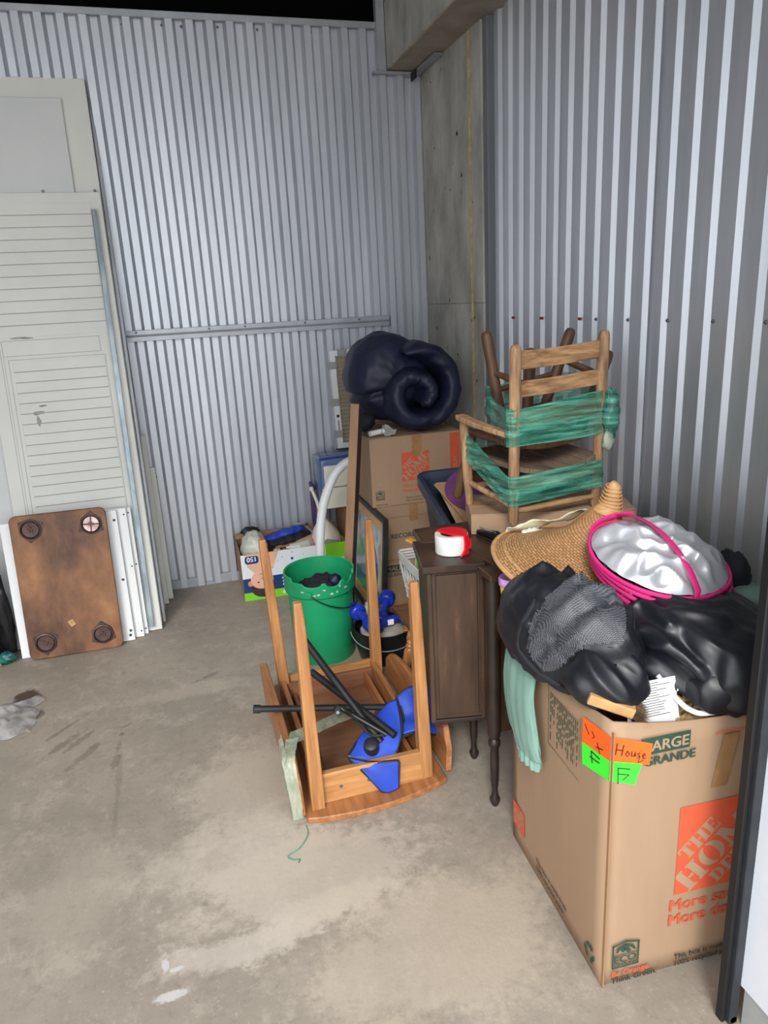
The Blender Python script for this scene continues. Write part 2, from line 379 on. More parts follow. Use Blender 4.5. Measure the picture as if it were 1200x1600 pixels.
def lean(y0, k, x=0, t=0):   # frame of a board leaning on the back wall: local x along the wall, y up the board, -z out to the room
    up = V((0, k, 1)).normalized()
    return frame((x, y0, t), (1,0,0), up)      # ez = x cross up = (0,-1,k): out of the face
# stack nearest the wall: four shorter boards with their right edges fanned out
for i, (xr, y0, h, k, lb) in enumerate(((-.118,3.80,.72,.12,'shortest off-white board closest to the corrugated back wall in the leaning stack'), (-.142,3.735,.9,.15,'off-white board standing second from the corrugated wall in the leaning stack'), (-.162,3.67,1.1,.155,'off-white board standing third from the corrugated wall in the leaning stack'), (-.182,3.605,1.12,.155,'off-white board right behind the tallest white door panel'))):
    th = thing('white_board', lb, 'board', (xr-.4,y0,0), 'off-white boards leaning in the wall stack')
    f = lean(y0, k)
    MB(f).box((xr-.75,.002,-.022), (xr,h,0)).build('board_face', 'door_white', th, bevel=.0015)
    MB(f).box((xr,.004,-.020), (xr+.0006,h-.002,-.002)).build('edge_band', 'edge', th)
screw((-.118,3.9,.66), (1,0,0), th)
th = thing('door_panel', 'tallest cream white door panel leaning on corrugated back wall', 'door panel', (-.5,3.47,0))
f = lean(3.475, .178)
MB(f).box((-.96,.004,-.032), (-.178,2.575,0)).build('panel_face', 'door_white', th, bevel=.002)
MB(f).box((-.1780,.006,-.030), (-.1772,2.573,-.002)).build('edge_band', 'edge', th)
MB(f).box((-.1755,.0,-.09), (-.160,2.55,-.034)).build('back_rail', 'galv_trim', th, bevel=.002)
th = thing('flat_board', 'pale grey flat board standing between tall panel and ridged door', 'board', (-.6,3.44,0))
f = lean(3.448, .181)
MB(f).box((-.93,.004,-.014), (-.288,2.485,.0)).build('board_face', 'panel_grey', th, bevel=.0015)
for x in (-.42,-.2): MB(f).lathe([(.006,0),(.007,.004),(.004,.009),(0,.009)], 8, Matrix.Translation((x,2.08,.0))).build('peg', 'smudge', th)
th = thing('ridged_door', 'cream door with horizontal louvre grooves behind the brown board', 'door', (-.5,3.41,0))
f = lean(3.412, .188)
MB(f).box((-.755,.004,-.022), (-.178,2.075,0)).build('door_slab', 'door_white', th, bevel=.002)
MB(f).box((-.1785,.006,-.021), (-.1777,2.07,-.002)).build('edge_band', 'edge', th)
MB(f).box((-.752,1.446,0), (-.222,2.028,.0004)).build('groove_shade_strip', 'groove', th)  # strip added under the slats to darken the gaps like shade
MB(f).box((-.655,.625,0), (-.262,1.334,.0004)).build('groove_shade_strip', 'groove', th)
z = 2.03
for i in range(11):
    MB(f).box((-.752,z-.0505,0), (-.222,z-.0005,.0018)).build('slat', 'door_white', th, bevel=.001); z -= .0535
z = 1.335
for i in range(15):
    MB(f).box((-.655,z-.0445,0), (-.262,z-.0005,.0018)).build('slat', 'door_white', th, bevel=.001); z -= .0475
def outline(x0, y0, x1, y1, name='groove_line', w=.0022):
    b = MB(f)
    for r in ((x0,y0,x1,y0+w),(x0,y1-w,x1,y1),(x0,y0,x0+w,y1),(x1-w,y0,x1,y1)): b.box((r[0],r[1],0),(r[2],r[3],.0006))
    b.build(name, 'groove', th)
outline(-.672,.605,-.256,1.345); outline(-.69,1.36,-.272,1.43); outline(-.675,.52,-.262,.592)
b = MB(f); b.box((-.700,.0,0),(-.698,1.44,.0006)); b.box((-.69,.0,0),(-.6885,1.36,.0006)); b.build('groove_line', 'groove', th)
for cx, cy, w, h in ((-.58,1.1,.035,.012),(-.585,1.06,.012,.03),(-.555,1.13,.02,.006),(-.6,1.44,.06,.006)):
    MB(f).flat([(cx+w*math.cos(a)*random.uniform(.4,1.1), cy+h*math.sin(a)*random.uniform(.4,1.1)) for a in [i*PI/5 for i in range(10)]], .0026).build('scuff', 'smudge', th)
th = thing('steel_channel', 'narrow zinc steel channel leaning along the ridged door edge', 'channel', (-.23,3.40,0))
f = lean(3.4, .188)
b = MB(f @ Matrix.Translation((-.2375,.03,.004)) @ Matrix.Rotation(-.006,4,'Z'))
b.box((0,0,0),(.023,1.965,.0015)); b.box((0,0,.0),(.0015,1.965,.014)); b.box((.0215,0,0),(.023,1.965,.014)); b.box((.0085,0,.0015),(.0145,1.965,.005))
b.build('channel_profile', 'steel', th)
# white shelf boards in front of the ridged door
for xl, xr, y0, h, lb in ((-.8,-.304,3.345,.63,'white shelf board directly behind the brown plywood board'), (-.76,-.262,3.368,.63,'white shelf board second behind the brown plywood board'), (-.74,-.243,3.390,.625,'white shelf board furthest behind the brown plywood board')):
    th = thing('shelf_board', lb, 'shelf board', ((xl+xr)/2,y0,0), 'white shelf boards behind the brown board')
    f = lean(y0, .15)
    MB(f).box((xl,.002,-.017), (xr,h,0)).build('board_face', 'melamine', th, bevel=.001)
    MB(f).box((xr,.003,-.016), (xr+.0005,h-.001,-.001)).build('edge_band', 'edge', th)
    for q in ((xr-.014,.05),(xr-.014,.3),(xr-.014,.585)) if xr < -.29 else ((xr-.010,.03),(xr-.010,.35),(xr-.012,.6)):
        MB(f).prism(disc(q[0],q[1],.0065 if xr < -.29 else .004,10), 0, .0012).build('dowel_hole', 'hole', th)
    if xr < -.29: MB(f).prism(disc(xr-.018,.028,.007,10), 0, .0012).build('dowel_hole', 'hole', th)
# brown board with four leg plates
th = thing('tabletop_board', 'brown stained plywood board with four round metal leg plates', 'tabletop', (-.55,3.3,0))
f = lean(3.295, .14) @ Matrix.Translation((-.55,0,0)) @ Matrix.Rotation(-.012,4,'Z')
MB(f).prism(rrect(-.207,.004,.197,.668,.028), -.02, 0).build('board_face', 'ply', th, bevel=.003)
MB(f).prism(rrect(-.206,.006,.196,.667,.028), -.0235, -.019).build('edge_trim', 'iron', th)
for i, (x, z) in enumerate(((-.122,.602),(.13,.597),(-.132,.078),(.114,.08))):
    q = f @ Matrix.Translation((x,z,0)) @ Matrix.Rotation(.4+i*1.1,4,'Z')
    pl = MB(q).prism([(.062*math.cos(a) if k % 2 == 0 else .05*math.cos(a), (.062 if k % 2 == 0 else .05)*math.sin(a)) for k, a in enumerate([i2*PI/3 for i2 in range(6)])], 0, .002).build('leg_plate', 'iron', th, bevel=.0008)
    if i == 1: lab(pl, 'leg plate with a shiny nickel centre')
    mm = 'nickel' if i == 1 else 'iron'
    MB(q).lathe([(.036,.002),(.044,.002),(.044,.010),(.039,.012),(.036,.006)], 24, caps=False).build('ring', 'iron', pl, smooth=True)
    MB(q).lathe([(.036,.003),(.034,.006),(.012,.005),(.009,.008),(.005,.008),(0,.004)], 20).build('dish', mm, pl, smooth=True)
    b = MB(q); b.box((-.034,-.003,.004),(.034,.003,.0085)); b.box((-.003,-.034,.004),(.003,.034,.0085)); b.build('cross_rib', 'iron', pl)
    for a in (0, 2*PI/3, 4*PI/3): MB(q).lathe([(.0045,.002),(.004,.005),(0,.0055)], 8, Matrix.Translation((.054*math.cos(a),.054*math.sin(a),0))).build('bolt_head', 'hole', pl)
MB(f @ Matrix.Translation((-.012,.152,0)) @ Matrix.Rotation(.45,4,'Z')).box((-.011,-.014,0),(.011,.014,.0008)).build('sticker', 'sticker', th)
b = MB(f @ Matrix.Translation((-.012,.152,.0009)) @ Matrix.Rotation(.45,4,'Z'))
for x, y in ((-.006,.003),(0,.004),(.004,.002),(-.004,-.006),(.003,-.007)): b.rect(x,y,x+.003,y+.005)
b.build('sticker_marks', 'ink', th)
# at the very left edge
th = thing('wrapped_board', 'weathered board with teal film at far left edge', 'board', (-.92,3.3,0))
MB().box((-.99,3.30,.002),(-.878,3.32,.62)).build('board_face', 'greywood', th, bevel=.002)
MB().box((-.992,3.297,.33),(-.876,3.323,.43)).build('film_band', 'teal_film', th, bevel=.002)
def lump(c, r, amp=.25, freq=2.2, nu=22, nv=30, seed=0, ridged=True):
    def fn(u, v):
        a = 2*PI*v; p = PI*u
        d = V((math.sin(p)*math.cos(a), math.sin(p)*math.sin(a), math.cos(p)))
        q = d*freq+V((seed,seed*1.7,0)); n = noise.noise(q); n2 = 1-abs(noise.noise(q*2.3))*2
        k = 1+amp*(n*.8+(n2-.5)*.5 if ridged else n)
        o = V((c[0]+d.x*r[0]*k, c[1]+d.y*r[1]*k, c[2]+d.z*r[2]*k)); o.z = max(o.z, .002); return o
    return fn
tag(MB().grid(lump((-.868,3.402,.2),(.052,.03,.24),.2,3), 22, 30, cv=True).build('darkness_lump', 'darkness_fill', None, smooth=True, angle=80), 'black crumpled lump added for the darkness behind the film wrapped board', 'bag')  # lump added to fill in the darkness behind the board
tag(MB().grid(lump((-.862,3.325,.03),(.042,.03,.028),.4,3,seed=3), 14, 18, cv=True).build('film_scrap', 'teal_film', None, smooth=True, angle=80), 'crumpled green film scrap on floor beside the brown board', 'film scrap')
def pl(u, v):
    x = -.93+.27*u; y = 2.66+.28*v
    e = min(u, 1-u, v, 1-v)
    z = .004+min(e*4,1)*(.02+.045*abs(noise.noise(V((x*9,y*9,1))))+.02*abs(noise.noise(V((x*24,y*20,5)))))
    return (x+.03*noise.noise(V((v*5,1,2))), y+.03*noise.noise(V((u*5,4,2)))+.1*(u-1)*.2, z)
tag(MB().grid(pl, 34, 34).build('plastic_wrap', 'film', None, smooth=True, angle=80), 'crumpled clear plastic wrap lying on floor beside brown stain', 'plastic wrap')
# ------------------------------------------------------------------ materials for the goods
M['card'] = mat('brown_corrugated_cardboard', C(158,129,102), C(171,142,114), 3, .75, bump=.05, bscale=120, stretch=(1,1,.2))
M['card_d'] = mat('darker_cardboard', C(150,112,78), C(166,126,90), 4, .8)
M['card_in'] = mat('cardboard_inside', C(160,124,90), C(172,134,98), 4, .8)
M['tape'] = mat('brown_packing_tape', C(150,112,72), C(170,132,92), 14, .18, bump=.2, bscale=30)
M['or_ink'] = mat('orange_print', C(212,92,60), C(204,84,54), 12, .7)
M['card_ink'] = mat('knocked_out_lettering', C(162,132,105), C(173,144,116), 3, .75)
M['gr_ink'] = mat('dark_green_print', C(38,66,52), C(46,76,62), 20, .75)
M['bk_ink'] = mat('black_print', C(44,44,38), rough=.8)
M['note_o'] = mat('neon_orange_paper', C(255,110,30), C(255,98,24), 5, .65)
M['note_g'] = mat('neon_green_paper', C(70,250,60), C(60,238,50), 5, .65)
M['marker'] = mat('black_marker', C(30,26,24), rough=.6)
M['wood_table'] = mat('honey_oak_wood', C(150,100,58), C(190,137,87), 5, .45, bump=.06, bscale=60, stretch=(9,9,.7), c3=C(206,156,104), detail=8)
M['wood_table_x'] = mat('honey_oak_wood_crosswise', C(160,110,64), C(196,144,92), 5, .45, bump=.06, bscale=60, stretch=(.8,9,9), c3=C(208,160,108), detail=8)
M['wood_table_y'] = mat('honey_oak_wood_lengthwise', C(138,88,52), C(180,122,76), 5, .45, bump=.06, bscale=60, stretch=(9,.8,9), c3=C(200,150,102), detail=8)
M['wood_red'] = mat('reddish_underside_board', C(112,72,50), C(140,96,68), 4, .6, bump=.05, stretch=(1,5,5), detail=8)
M['wood_cab'] = mat('dark_walnut_cabinet', C(54,38,28), C(78,58,44), 6, .42, bump=.06, bscale=50, stretch=(4,4,.7), c3=C(128,98,68), detail=11, lo=.3, hi=.66)
M['wood_cab_top'] = mat('scuffed_walnut_top', C(44,30,22), C(84,60,42), 7, .45, bump=.1, c3=C(130,96,62), detail=9, lo=.38, hi=.66)
M['wood_black'] = mat('near_black_turned_leg', C(36,28,24), C(52,40,32), 12, .4)
M['wood_light'] = mat('weathered_light_chair_wood', C(120,90,64), C(172,136,100), 9, .6, bump=.15, bscale=70, stretch=(6,6,.9), c3=C(190,154,116), detail=10, lo=.36, hi=.58)
M['wood_light_x'] = mat('weathered_light_chair_slats', C(122,90,62), C(174,136,96), 9, .6, bump=.12, bscale=70, stretch=(1.1,6,8), c3=C(192,156,112), detail=10, lo=.36, hi=.58)
M['wood_seat'] = mat('greyed_seat_boards', C(88,72,60), C(122,102,86), 6, .7, bump=.12, stretch=(6,1,6), detail=8)
M['wood_dark'] = mat('dark_brown_chair_wood', C(70,46,30), C(104,72,48), 7, .55, bump=.15, bscale=60, stretch=(6,6,.8), c3=C(134,98,66), detail=8)
M['wood_stool'] = mat('brown_stool_wood', C(84,54,34), C(116,80,52), 6, .45, stretch=(1,6,6), detail=8)
M['film_green'] = mat('green_stretch_film', C(22,100,86), C(92,184,158), 12, .13, bump=.7, bscale=38, stretch=(.5,.5,7), alpha=.6, lo=.4, hi=.6, c3=C(150,214,196))
M['film_clear'] = mat('pale_green_stretch_film', C(150,172,146), C(200,210,190), 16, .16, bump=.6, bscale=50, stretch=(3,3,.7), alpha=.6)
M['bucket'] = mat('green_bucket_plastic', C(20,142,92), C(32,158,104), 6, .42, bump=.03, c3=C(70,160,120), lo=.3, hi=.75)
M['wire'] = mat('dark_steel_wire', C(50,52,50), rough=.4, metal=.7)
M['black'] = mat('black_enamel', C(20,20,22), C(28,28,30), 10, .3)
M['blackmat'] = mat('matt_black_plastic', C(22,23,25), C(32,33,36), 10, .5)
M['blue_db'] = mat('blue_vinyl', C(24,44,150), C(34,58,176), 10, .3)
M['white'] = mat('white_plastic', C(226,228,230), C(218,220,222), 5, .45)
M['greypl'] = mat('white_basket_plastic', C(196,198,194), C(206,208,204), 6, .45)
M['navy'] = mat('navy_sleeping_bag_fabric', C(17,21,46), C(24,29,60), 4, .55, bump=.2, bscale=24)
M['bin'] = mat('navy_tote_plastic', C(40,46,62), C(50,57,76), 5, .38)
M['purple'] = mat('purple_disc', C(92,46,92), C(106,56,106), 20, .8)
M['blackfab'] = mat('black_nylon_fabric', C(19,20,26), C(26,27,34), 5, .4, bump=.12, bscale=30)
M['blackfab_m'] = mat('matt_black_fabric', C(22,24,32), C(30,32,40), 5, .8, bump=.15, bscale=60)
M['sage'] = mat('sage_green_cotton', C(112,146,134), C(124,158,146), 6, .8, bump=.12, bscale=40)
M['silver'] = mat('silver_sunshade_fabric', C(184,186,193), C(198,200,206), 6, .33, .45, bump=.15, bscale=14)
M['pink'] = mat('magenta_binding', C(206,34,112), C(222,46,126), 12, .6)
M['wicker'] = None
M['straw'] = mat('straw_wrap', C(186,142,92), C(204,162,110), 40, .6, bump=.4, bscale=120, stretch=(1,1,6))
M['paper'] = mat('white_printed_paper', C(232,233,236), C(226,228,232), 4, .7)
M['bristle'] = mat('brown_bristles', C(96,74,52), C(132,104,76), 60, .9, bump=.5, bscale=160)
M['wood_block'] = mat('pale_brush_block', C(176,136,88), C(194,154,104), 7, .6, stretch=(1,7,7), detail=8)
M['seagrass'] = mat('woven_seagrass', C(146,116,78), C(198,168,122), 45, .8, bump=.8, bscale=90)
M['yellow'] = mat('yellow_cup', C(238,208,60), C(232,198,44), 10, .5)
M['lilac'] = mat('lilac_lid', C(176,110,190), C(206,160,214), 30, .4, bump=.3)
M['red_pl'] = mat('bright_red_plastic', C(226,20,44), C(216,14,36), 8, .35)
M['tape_roll'] = mat('white_tape_roll', C(220,220,216), C(228,226,220), 8, .35)
M['cream'] = mat('cream_ceramic', C(222,214,196), C(230,223,206), 8, .4)
M['blue_vinyl'] = mat('clear_blue_vinyl', C(88,112,158), C(116,138,176), 4, .2, bump=.25, bscale=14, alpha=.8)
M['sheet'] = mat('folded_cream_linen', C(226,222,208), C(234,230,218), 5, .8)
M['pleat'] = mat('dusty_pleated_paper', C(158,148,128), C(176,166,146), 8, .9)
M['duct'] = mat('silver_grey_tape', C(146,146,146), C(160,160,158), 14, .35, bump=.3)
M['plum'] = mat('plum_purple_edge', C(76,52,104), rough=.6)
M['film_bag'] = mat('pale_plastic_bag', C(206,208,196), C(188,190,176), 9, .25, bump=.7, bscale=22)
M['bluefab'] = mat('royal_blue_quilted_fabric', C(30,62,168), C(38,76,190), 8, .6, bump=.15, bscale=40)
M['piping'] = mat('dark_piping', C(34,36,44), rough=.5)
M['towel'] = mat('grey_towel', C(140,134,126), C(160,154,146), 12, .9, bump=.6, bscale=50)
def wicker_material():
    m = bpy.data.materials.new('golden_wicker'); m.use_nodes = True; nt = m.node_tree; N = nt.nodes; L = nt.links; b = N['Principled BSDF']; b.inputs['Roughness'].default_value = .55
    uv = N.new('ShaderNodeUVMap'); mp = N.new('ShaderNodeMapping'); L.new(uv.outputs[0], mp.inputs[0])
    ck = N.new('ShaderNodeTexBrick'); ck.inputs['Scale'].default_value = 1; ck.inputs['Mortar Size'].default_value = .12; ck.inputs['Mortar Smooth'].default_value = .6
    ck.inputs['Brick Width'].default_value = 1.6; ck.inputs['Row Height'].default_value = 1; ck.inputs['Color1'].default_value = C(190,146,100); ck.inputs['Color2'].default_value = C(168,124,80); ck.inputs['Mortar'].default_value = C(112,78,48)
    L.new(mp.outputs[0], ck.inputs['Vector']); L.new(ck.outputs['Color'], b.inputs['Base Color'])
    bp = N.new('ShaderNodeBump'); bp.invert = True; bp.inputs['Strength'].default_value = .6; bp.inputs['Distance'].default_value = .004; L.new(ck.outputs['Fac'], bp.inputs['Height']); L.new(bp.outputs[0], b.inputs['Normal'])
    return m
M['wicker'] = wicker_material()
def mesh_fabric_material():
    m = bpy.data.materials.new('grey_mesh_fabric'); m.use_nodes = True; nt = m.node_tree; N = nt.nodes; L = nt.links; b = N['Principled BSDF']; b.inputs['Roughness'].default_value = .55
    tc = N.new('ShaderNodeTexCoord'); vo = N.new('ShaderNodeTexVoronoi'); vo.inputs['Scale'].default_value = 330; vo.inputs['Randomness'].default_value = .15; L.new(tc.outputs['Object'], vo.inputs['Vector'])
    r = N.new('ShaderNodeValToRGB'); r.color_ramp.elements[0].position = .28; r.color_ramp.elements[1].position = .5; r.color_ramp.elements[0].color = C(112,114,120); r.color_ramp.elements[1].color = C(44,46,52)
    L.new(vo.outputs['Distance'], r.inputs[0]); L.new(r.outputs[0], b.inputs['Base Color']); return m
M['meshfab'] = mesh_fabric_material()
def leopard_material():
    m = bpy.data.materials.new('pink_black_camouflage_print'); m.use_nodes = True; nt = m.node_tree; N = nt.nodes; L = nt.links; b = N['Principled BSDF']; b.inputs['Roughness'].default_value = .6
    tc = N.new('ShaderNodeTexCoord'); n = N.new('ShaderNodeTexNoise'); n.inputs['Scale'].default_value = 34; n.inputs['Detail'].default_value = 1; L.new(tc.outputs['Object'], n.inputs['Vector'])
    r = N.new('ShaderNodeValToRGB'); r.color_ramp.interpolation = 'CONSTANT'; e = r.color_ramp.elements; e[0].position = 0; e[0].color = C(204,110,150); e[1].position = .42; e[1].color = C(36,30,38); x = e.new(.56); x.color = C(196,186,196); x = e.new(.62); x.color = C(214,60,130)
    L.new(n.outputs['Fac'], r.inputs[0]); L.new(r.outputs[0], b.inputs['Base Color']); return m
M['leopard'] = leopard_material()
def picture_material():
    m = bpy.data.materials.new('washed_blue_print'); m.use_nodes = True; nt = m.node_tree; N = nt.nodes; L = nt.links; b = N['Principled BSDF']; b.inputs['Roughness'].default_value = .12
    tc = N.new('ShaderNodeTexCoord'); n = N.new('ShaderNodeTexNoise'); n.inputs['Scale'].default_value = 9; n.inputs['Detail'].default_value = 4; L.new(tc.outputs['Object'], n.inputs['Vector'])
    r = N.new('ShaderNodeValToRGB'); e = r.color_ramp.elements; e[0].position = .3; e[0].color = C(60,84,130); e[1].position = .75; e[1].color = C(206,214,210); x = e.new(.45); x.color = C(150,172,192); x = e.new(.58); x.color = C(186,198,196)
    L.new(n.outputs['Fac'], r.inputs[0]); L.new(r.outputs[0], b.inputs['Base Color']); return m
M['picture'] = picture_material()
# ------------------------------------------------------------------ stencil lettering
def R_(a, b, c, d): return [(a,b),(c,b),(c,d),(a,d)]
def cres(cx, cy, rx, ry, ix, a0, a1, n=10):
    o = [(cx+rx*math.cos(a0+(a1-a0)*k/n), cy+ry*math.sin(a0+(a1-a0)*k/n)) for k in range(n+1)]
    i = [(cx+ix*math.cos(a1+(a0-a1)*k/n), cy+ry*.86*math.sin(a1+(a0-a1)*k/n)) for k in range(n+1)]
    return o+i
GL = {'T': (.92, [R_(.31,0,.61,.84), R_(.2,0,.72,.09), R_(0,.88,.92,1), R_(0,.66,.1,.9), R_(.82,.66,.92,.9)]),
 'H': (1.05, [R_(.08,0,.38,1), R_(.67,0,.97,1), R_(0,0,.45,.09), R_(0,.91,.45,1), R_(.6,0,1.05,.09), R_(.6,.91,1.05,1), R_(.41,.44,.64,.56)]),
 'E': (.84, [R_(.08,0,.38,1), R_(0,0,.44,.09), R_(0,.91,.44,1), R_(.42,.9,.8,1), R_(.7,.7,.8,.92), R_(.42,0,.84,.1), R_(.74,.08,.84,.32), R_(.42,.45,.62,.55)]),
 'O': (1.04, [cres(.49,.5,.49,.52,.2,PI*.53,PI*1.47), cres(.55,.5,.49,.52,.2,-PI*.47,PI*.47)]),
 'M': (1.3, [R_(.1,0,.22,1), R_(0,0,.32,.09), [(.0,1),(.34,1),(.68,.3),(.62,.0),(.5,.02)], [(.72,.3),(.66,0.0),(.96,.7),(.96,1)], R_(.9,0,1.2,1), R_(.84,0,1.3,.09), R_(.96,.91,1.3,1)]),
 'D': (.96, [R_(.08,0,.38,1), R_(0,0,.42,.09), R_(0,.91,.42,1), cres(.44,.5,.5,.5,.2,-PI*.5,PI*.5)]),
 'P': (.86, [R_(.08,0,.38,1), R_(0,0,.46,.09), R_(0,.91,.42,1), cres(.44,.72,.42,.28,.14,-PI*.5,PI*.5)])}
def stencil(mb, word, h, m, gap=.05):
    x = 0
    for ch in word:
        w, polys = GL[ch]
        for k, p in enumerate(polys): mb.flat([((x+px)*h, py*h) for px, py in p], k*4e-5, m)
        x += w+gap
def swidth(word, gap=.05): return sum(GL[c][0]+gap for c in word)-gap
def logo(parent, m, s):
    # square print with the three words climbing along its diagonal
    sq = MB(m).rect(0,0,s,s,.0004).build('printed_square', 'or_ink', parent)
    b = MB(m @ Matrix.Translation((s/2,s/2,.0007)) @ Matrix.Rotation(PI/4,4,'Z'))
    for word, h, x, y in (('HOME', .27*s, None, -.115*s), ('THE', .165*s, -.36*s, .19*s), ('DEPOT', .155*s, None, -.31*s)):
        w = swidth(word)*h
        xx = -w/2 if x is None else x
        if word == 'DEPOT': xx = -w/2+.02*s
        stencil(b, word, h, Matrix.Translation((xx,y,0)))
    # keep only what lies on the square
    bm = bmesh.new(); vv = [bm.verts.new(p) for p in b.v]
    for f in b.f: bm.faces.new([vv[i] for i in f])
    mi = m.inverted(); rot = m.to_3x3()
    for co, no in (((.004*s,0,0),(-1,0,0)),((.996*s,0,0),(1,0,0)),((0,.004*s,0),(0,-1,0)),((0,.996*s,0),(0,1,0))):
        bmesh.ops.bisect_plane(bm, geom=bm.verts[:]+bm.edges[:]+bm.faces[:], plane_co=m @ V(co), plane_no=rot @ V(no), clear_outer=True)
    bm.verts.index_update(); q = MB(); q.v = [v.co.copy() for v in bm.verts]; q.f = [[v.index for v in f.verts] for f in bm.faces]; bm.free()
    q.build('printed_lettering', 'card_ink', sq)
def words(parent, m, lines, material, name='printed_lettering'):
    b = MB(m)
    for body, size, x, y, bold in lines: b.text(body, size, Matrix.Translation((x,y,.0006)), bold*size)
    return b.build(name, material, parent)
def eco(parent, m, w):
    b = MB(m); h = w*1.12; t = w*.06
    for r in ((0,0,w,t),(0,0,t,h*.9),(w-t,0,w,h*.9)): b.rect(*r, .0006)
    b.flat([(w*.0,h*.88),(w*.5,h),(w,h*.88),(w,h*.82),(w*.5,h*.93),(0,h*.82)], .0006)
    b.flat([(w*.12,h*.6),(w*.2,h*.76),(w*.5,h*.86),(w*.8,h*.76),(w*.88,h*.6),(w*.78,h*.6),(w*.68,h*.72),(w*.5,h*.77),(w*.32,h*.72),(w*.22,h*.6)], .0006)
    for cx, cy, r in ((.4,.66,.09),(.52,.7,.09),(.6,.6,.09)): b.flat(disc(cx*w,cy*h,r*w,10), .0006)
    b.rect(w*.02,h*.47,w*.98,h*.5,.0006)
    b.text('ECO', w*.4, Matrix.Translation((w*.06,h*.2,.0006)), w*.012, sx=1.05); b.text('OPTIONS', w*.2, Matrix.Translation((w*.08,h*.05,.0006)), w*.006)
    return b.build('printed_emblem', 'gr_ink', parent)
def recycle(parent, m, s):
    b = MB(m)
    for k in range(3):
        q = Matrix.Rotation(k*2*PI/3,4,'Z')
        b.flat([(-.28*s,.22*s),(.1*s,.22*s),(.1*s,.14*s),(.3*s,.3*s),(.1*s,.46*s),(.1*s,.38*s),(-.2*s,.38*s)], .0006, q)
    return b.build('printed_emblem', 'gr_ink', parent)
def carton(parent, m, w, d, h, material='card', th=.004, open_top=False, bulge=0.0, names=True):
    # local x width, y depth, z height; front at y = 0
    def pan(a, b_, nm): return MB(m).box(a, b_).build(nm, material, parent, bevel=.0012)
    pan((0,0,0),(w,th,h),'box_panel'); pan((0,d-th,0),(w,d,h),'box_panel'); pan((0,th,0),(th,d-th,h),'box_panel'); pan((w-th,th,0),(w,d-th,h),'box_panel')
    pan((th,th,0),(w-th,d-th,th),'box_bottom')
    if not open_top:
        pan((0.001,0.001,h),(w-.001,d/2-.001,h+th),'top_flap'); pan((0.001,d/2+.001,h),(w-.001,d-.001,h+th),'top_flap')
        MB(m).box((w*.0,d/2-.025,h+th),(w*1.0,d/2+.025,h+th+.0006)).build('tape_strip', 'tape', parent)
# ------------------------------------------------------------------ stack of cartons in the corner
X0, Y0 = .872, 3.15
# lowest carton
t = thing('moving_box', 'small brown moving carton on floor, bottom of the corner stack', 'box', (1.05,3.35,0))
m = Matrix.Translation((X0,Y0,0)); carton(t, m, .38, .36, .262)
f = frame((X0,Y0-.0002,0),(1,0,0),(0,0,1))
bd = MB(f).rect(.012,.212,.155,.248,.0004).build('printed_band', 'gr_ink', t)
words(bd, f, [('SMALL',.034,.018,.2185,.025)], 'card_ink'); words(t, f, [('PEQUEÑA',.023,.018,.190,.025)], 'gr_ink')
MB(f).box((0,.0,.0),(.16,.055,.002)).build('loose_flap', 'card_in', t, bevel=.0008)
t = thing('records_box', 'plain carton with dark records lettering, in middle of corner stack', 'box', (1.06,3.35,.266))
m = Matrix.Translation((X0+.003,Y0-.002,.267)); carton(t, m, .43, .38, .279)
f = frame((X0+.003,Y0-.0022,.267),(1,0,0),(0,0,1))
words(t, f, [('RECORDS  REFERENCE',.033,.063,.118,.025)], 'gr_ink')
MB(f).box((-.001,.225,.0),(.43,.279,.003)).build('lid_flap', 'card', t, bevel=.001)
MB(f).box((.16,.2,.0031),(.205,.279,.0036)).build('tape_strip', 'tape', t)
MB(f).box((.0,.008,.0),(.2,.012,.002)).build('crease', 'card_d', t)
t = thing('moving_box', 'brown carton with orange logo, top of corner stack under the sleeping bag', 'box', (1.08,3.35,.55))
a = -.015
m = rotz((.857,3.148,.5515), a); carton(t, m, .452, .385, .327)
q = m @ frame((0,-.0002,0),(1,0,0),(0,0,1))
logo(t, q @ Matrix.Translation((.152,.113,0)), .138)
words(t, q, [('More saving.',.024,.152,.083,.022),('More doing.',.024,.152,.058,.022)], 'or_ink')
st = MB(q).rect(.396,.09,.446,.322,.0004).build('printed_stripe', 'or_ink', t)
b = MB(q)
b.text('MEDIUM', .026, Matrix.Translation((.43,.11,.0008)) @ Matrix.Rotation(PI/2,4,'Z'), .0003); b.build('printed_lettering', 'card_ink', st)
b = MB(q); 
for r in ((.378,.1,.379,.3),(.19,.303,.378,.3045)): b.rect(*r, .0005)
b.build('printed_rule', 'or_ink', t)
MB(q).rect(.205,.235,.255,.3269,.0006).build('tape_strip', 'tape', t)
eco(t, q @ Matrix.Translation((.018,.034,0)), .042)
words(t, q, [('Think Green.',.011,.016,.008,.01),('This box is made from',.0105,.165,.028,.008),('100% recycled paper.',.0105,.165,.014,.008)], 'bk_ink')
b = MB(q)
for i in range(7):
    x, y = .055+.02*math.cos(i*1.7)*(1+.2*i), .125+.018*math.sin(i*2.3); b.flat([(x,y),(x+.016,y+.005),(x+.017,y+.0065),(x+.001,y+.0015)], .0006)
b.build('scuff_mark', 'smudge', t)
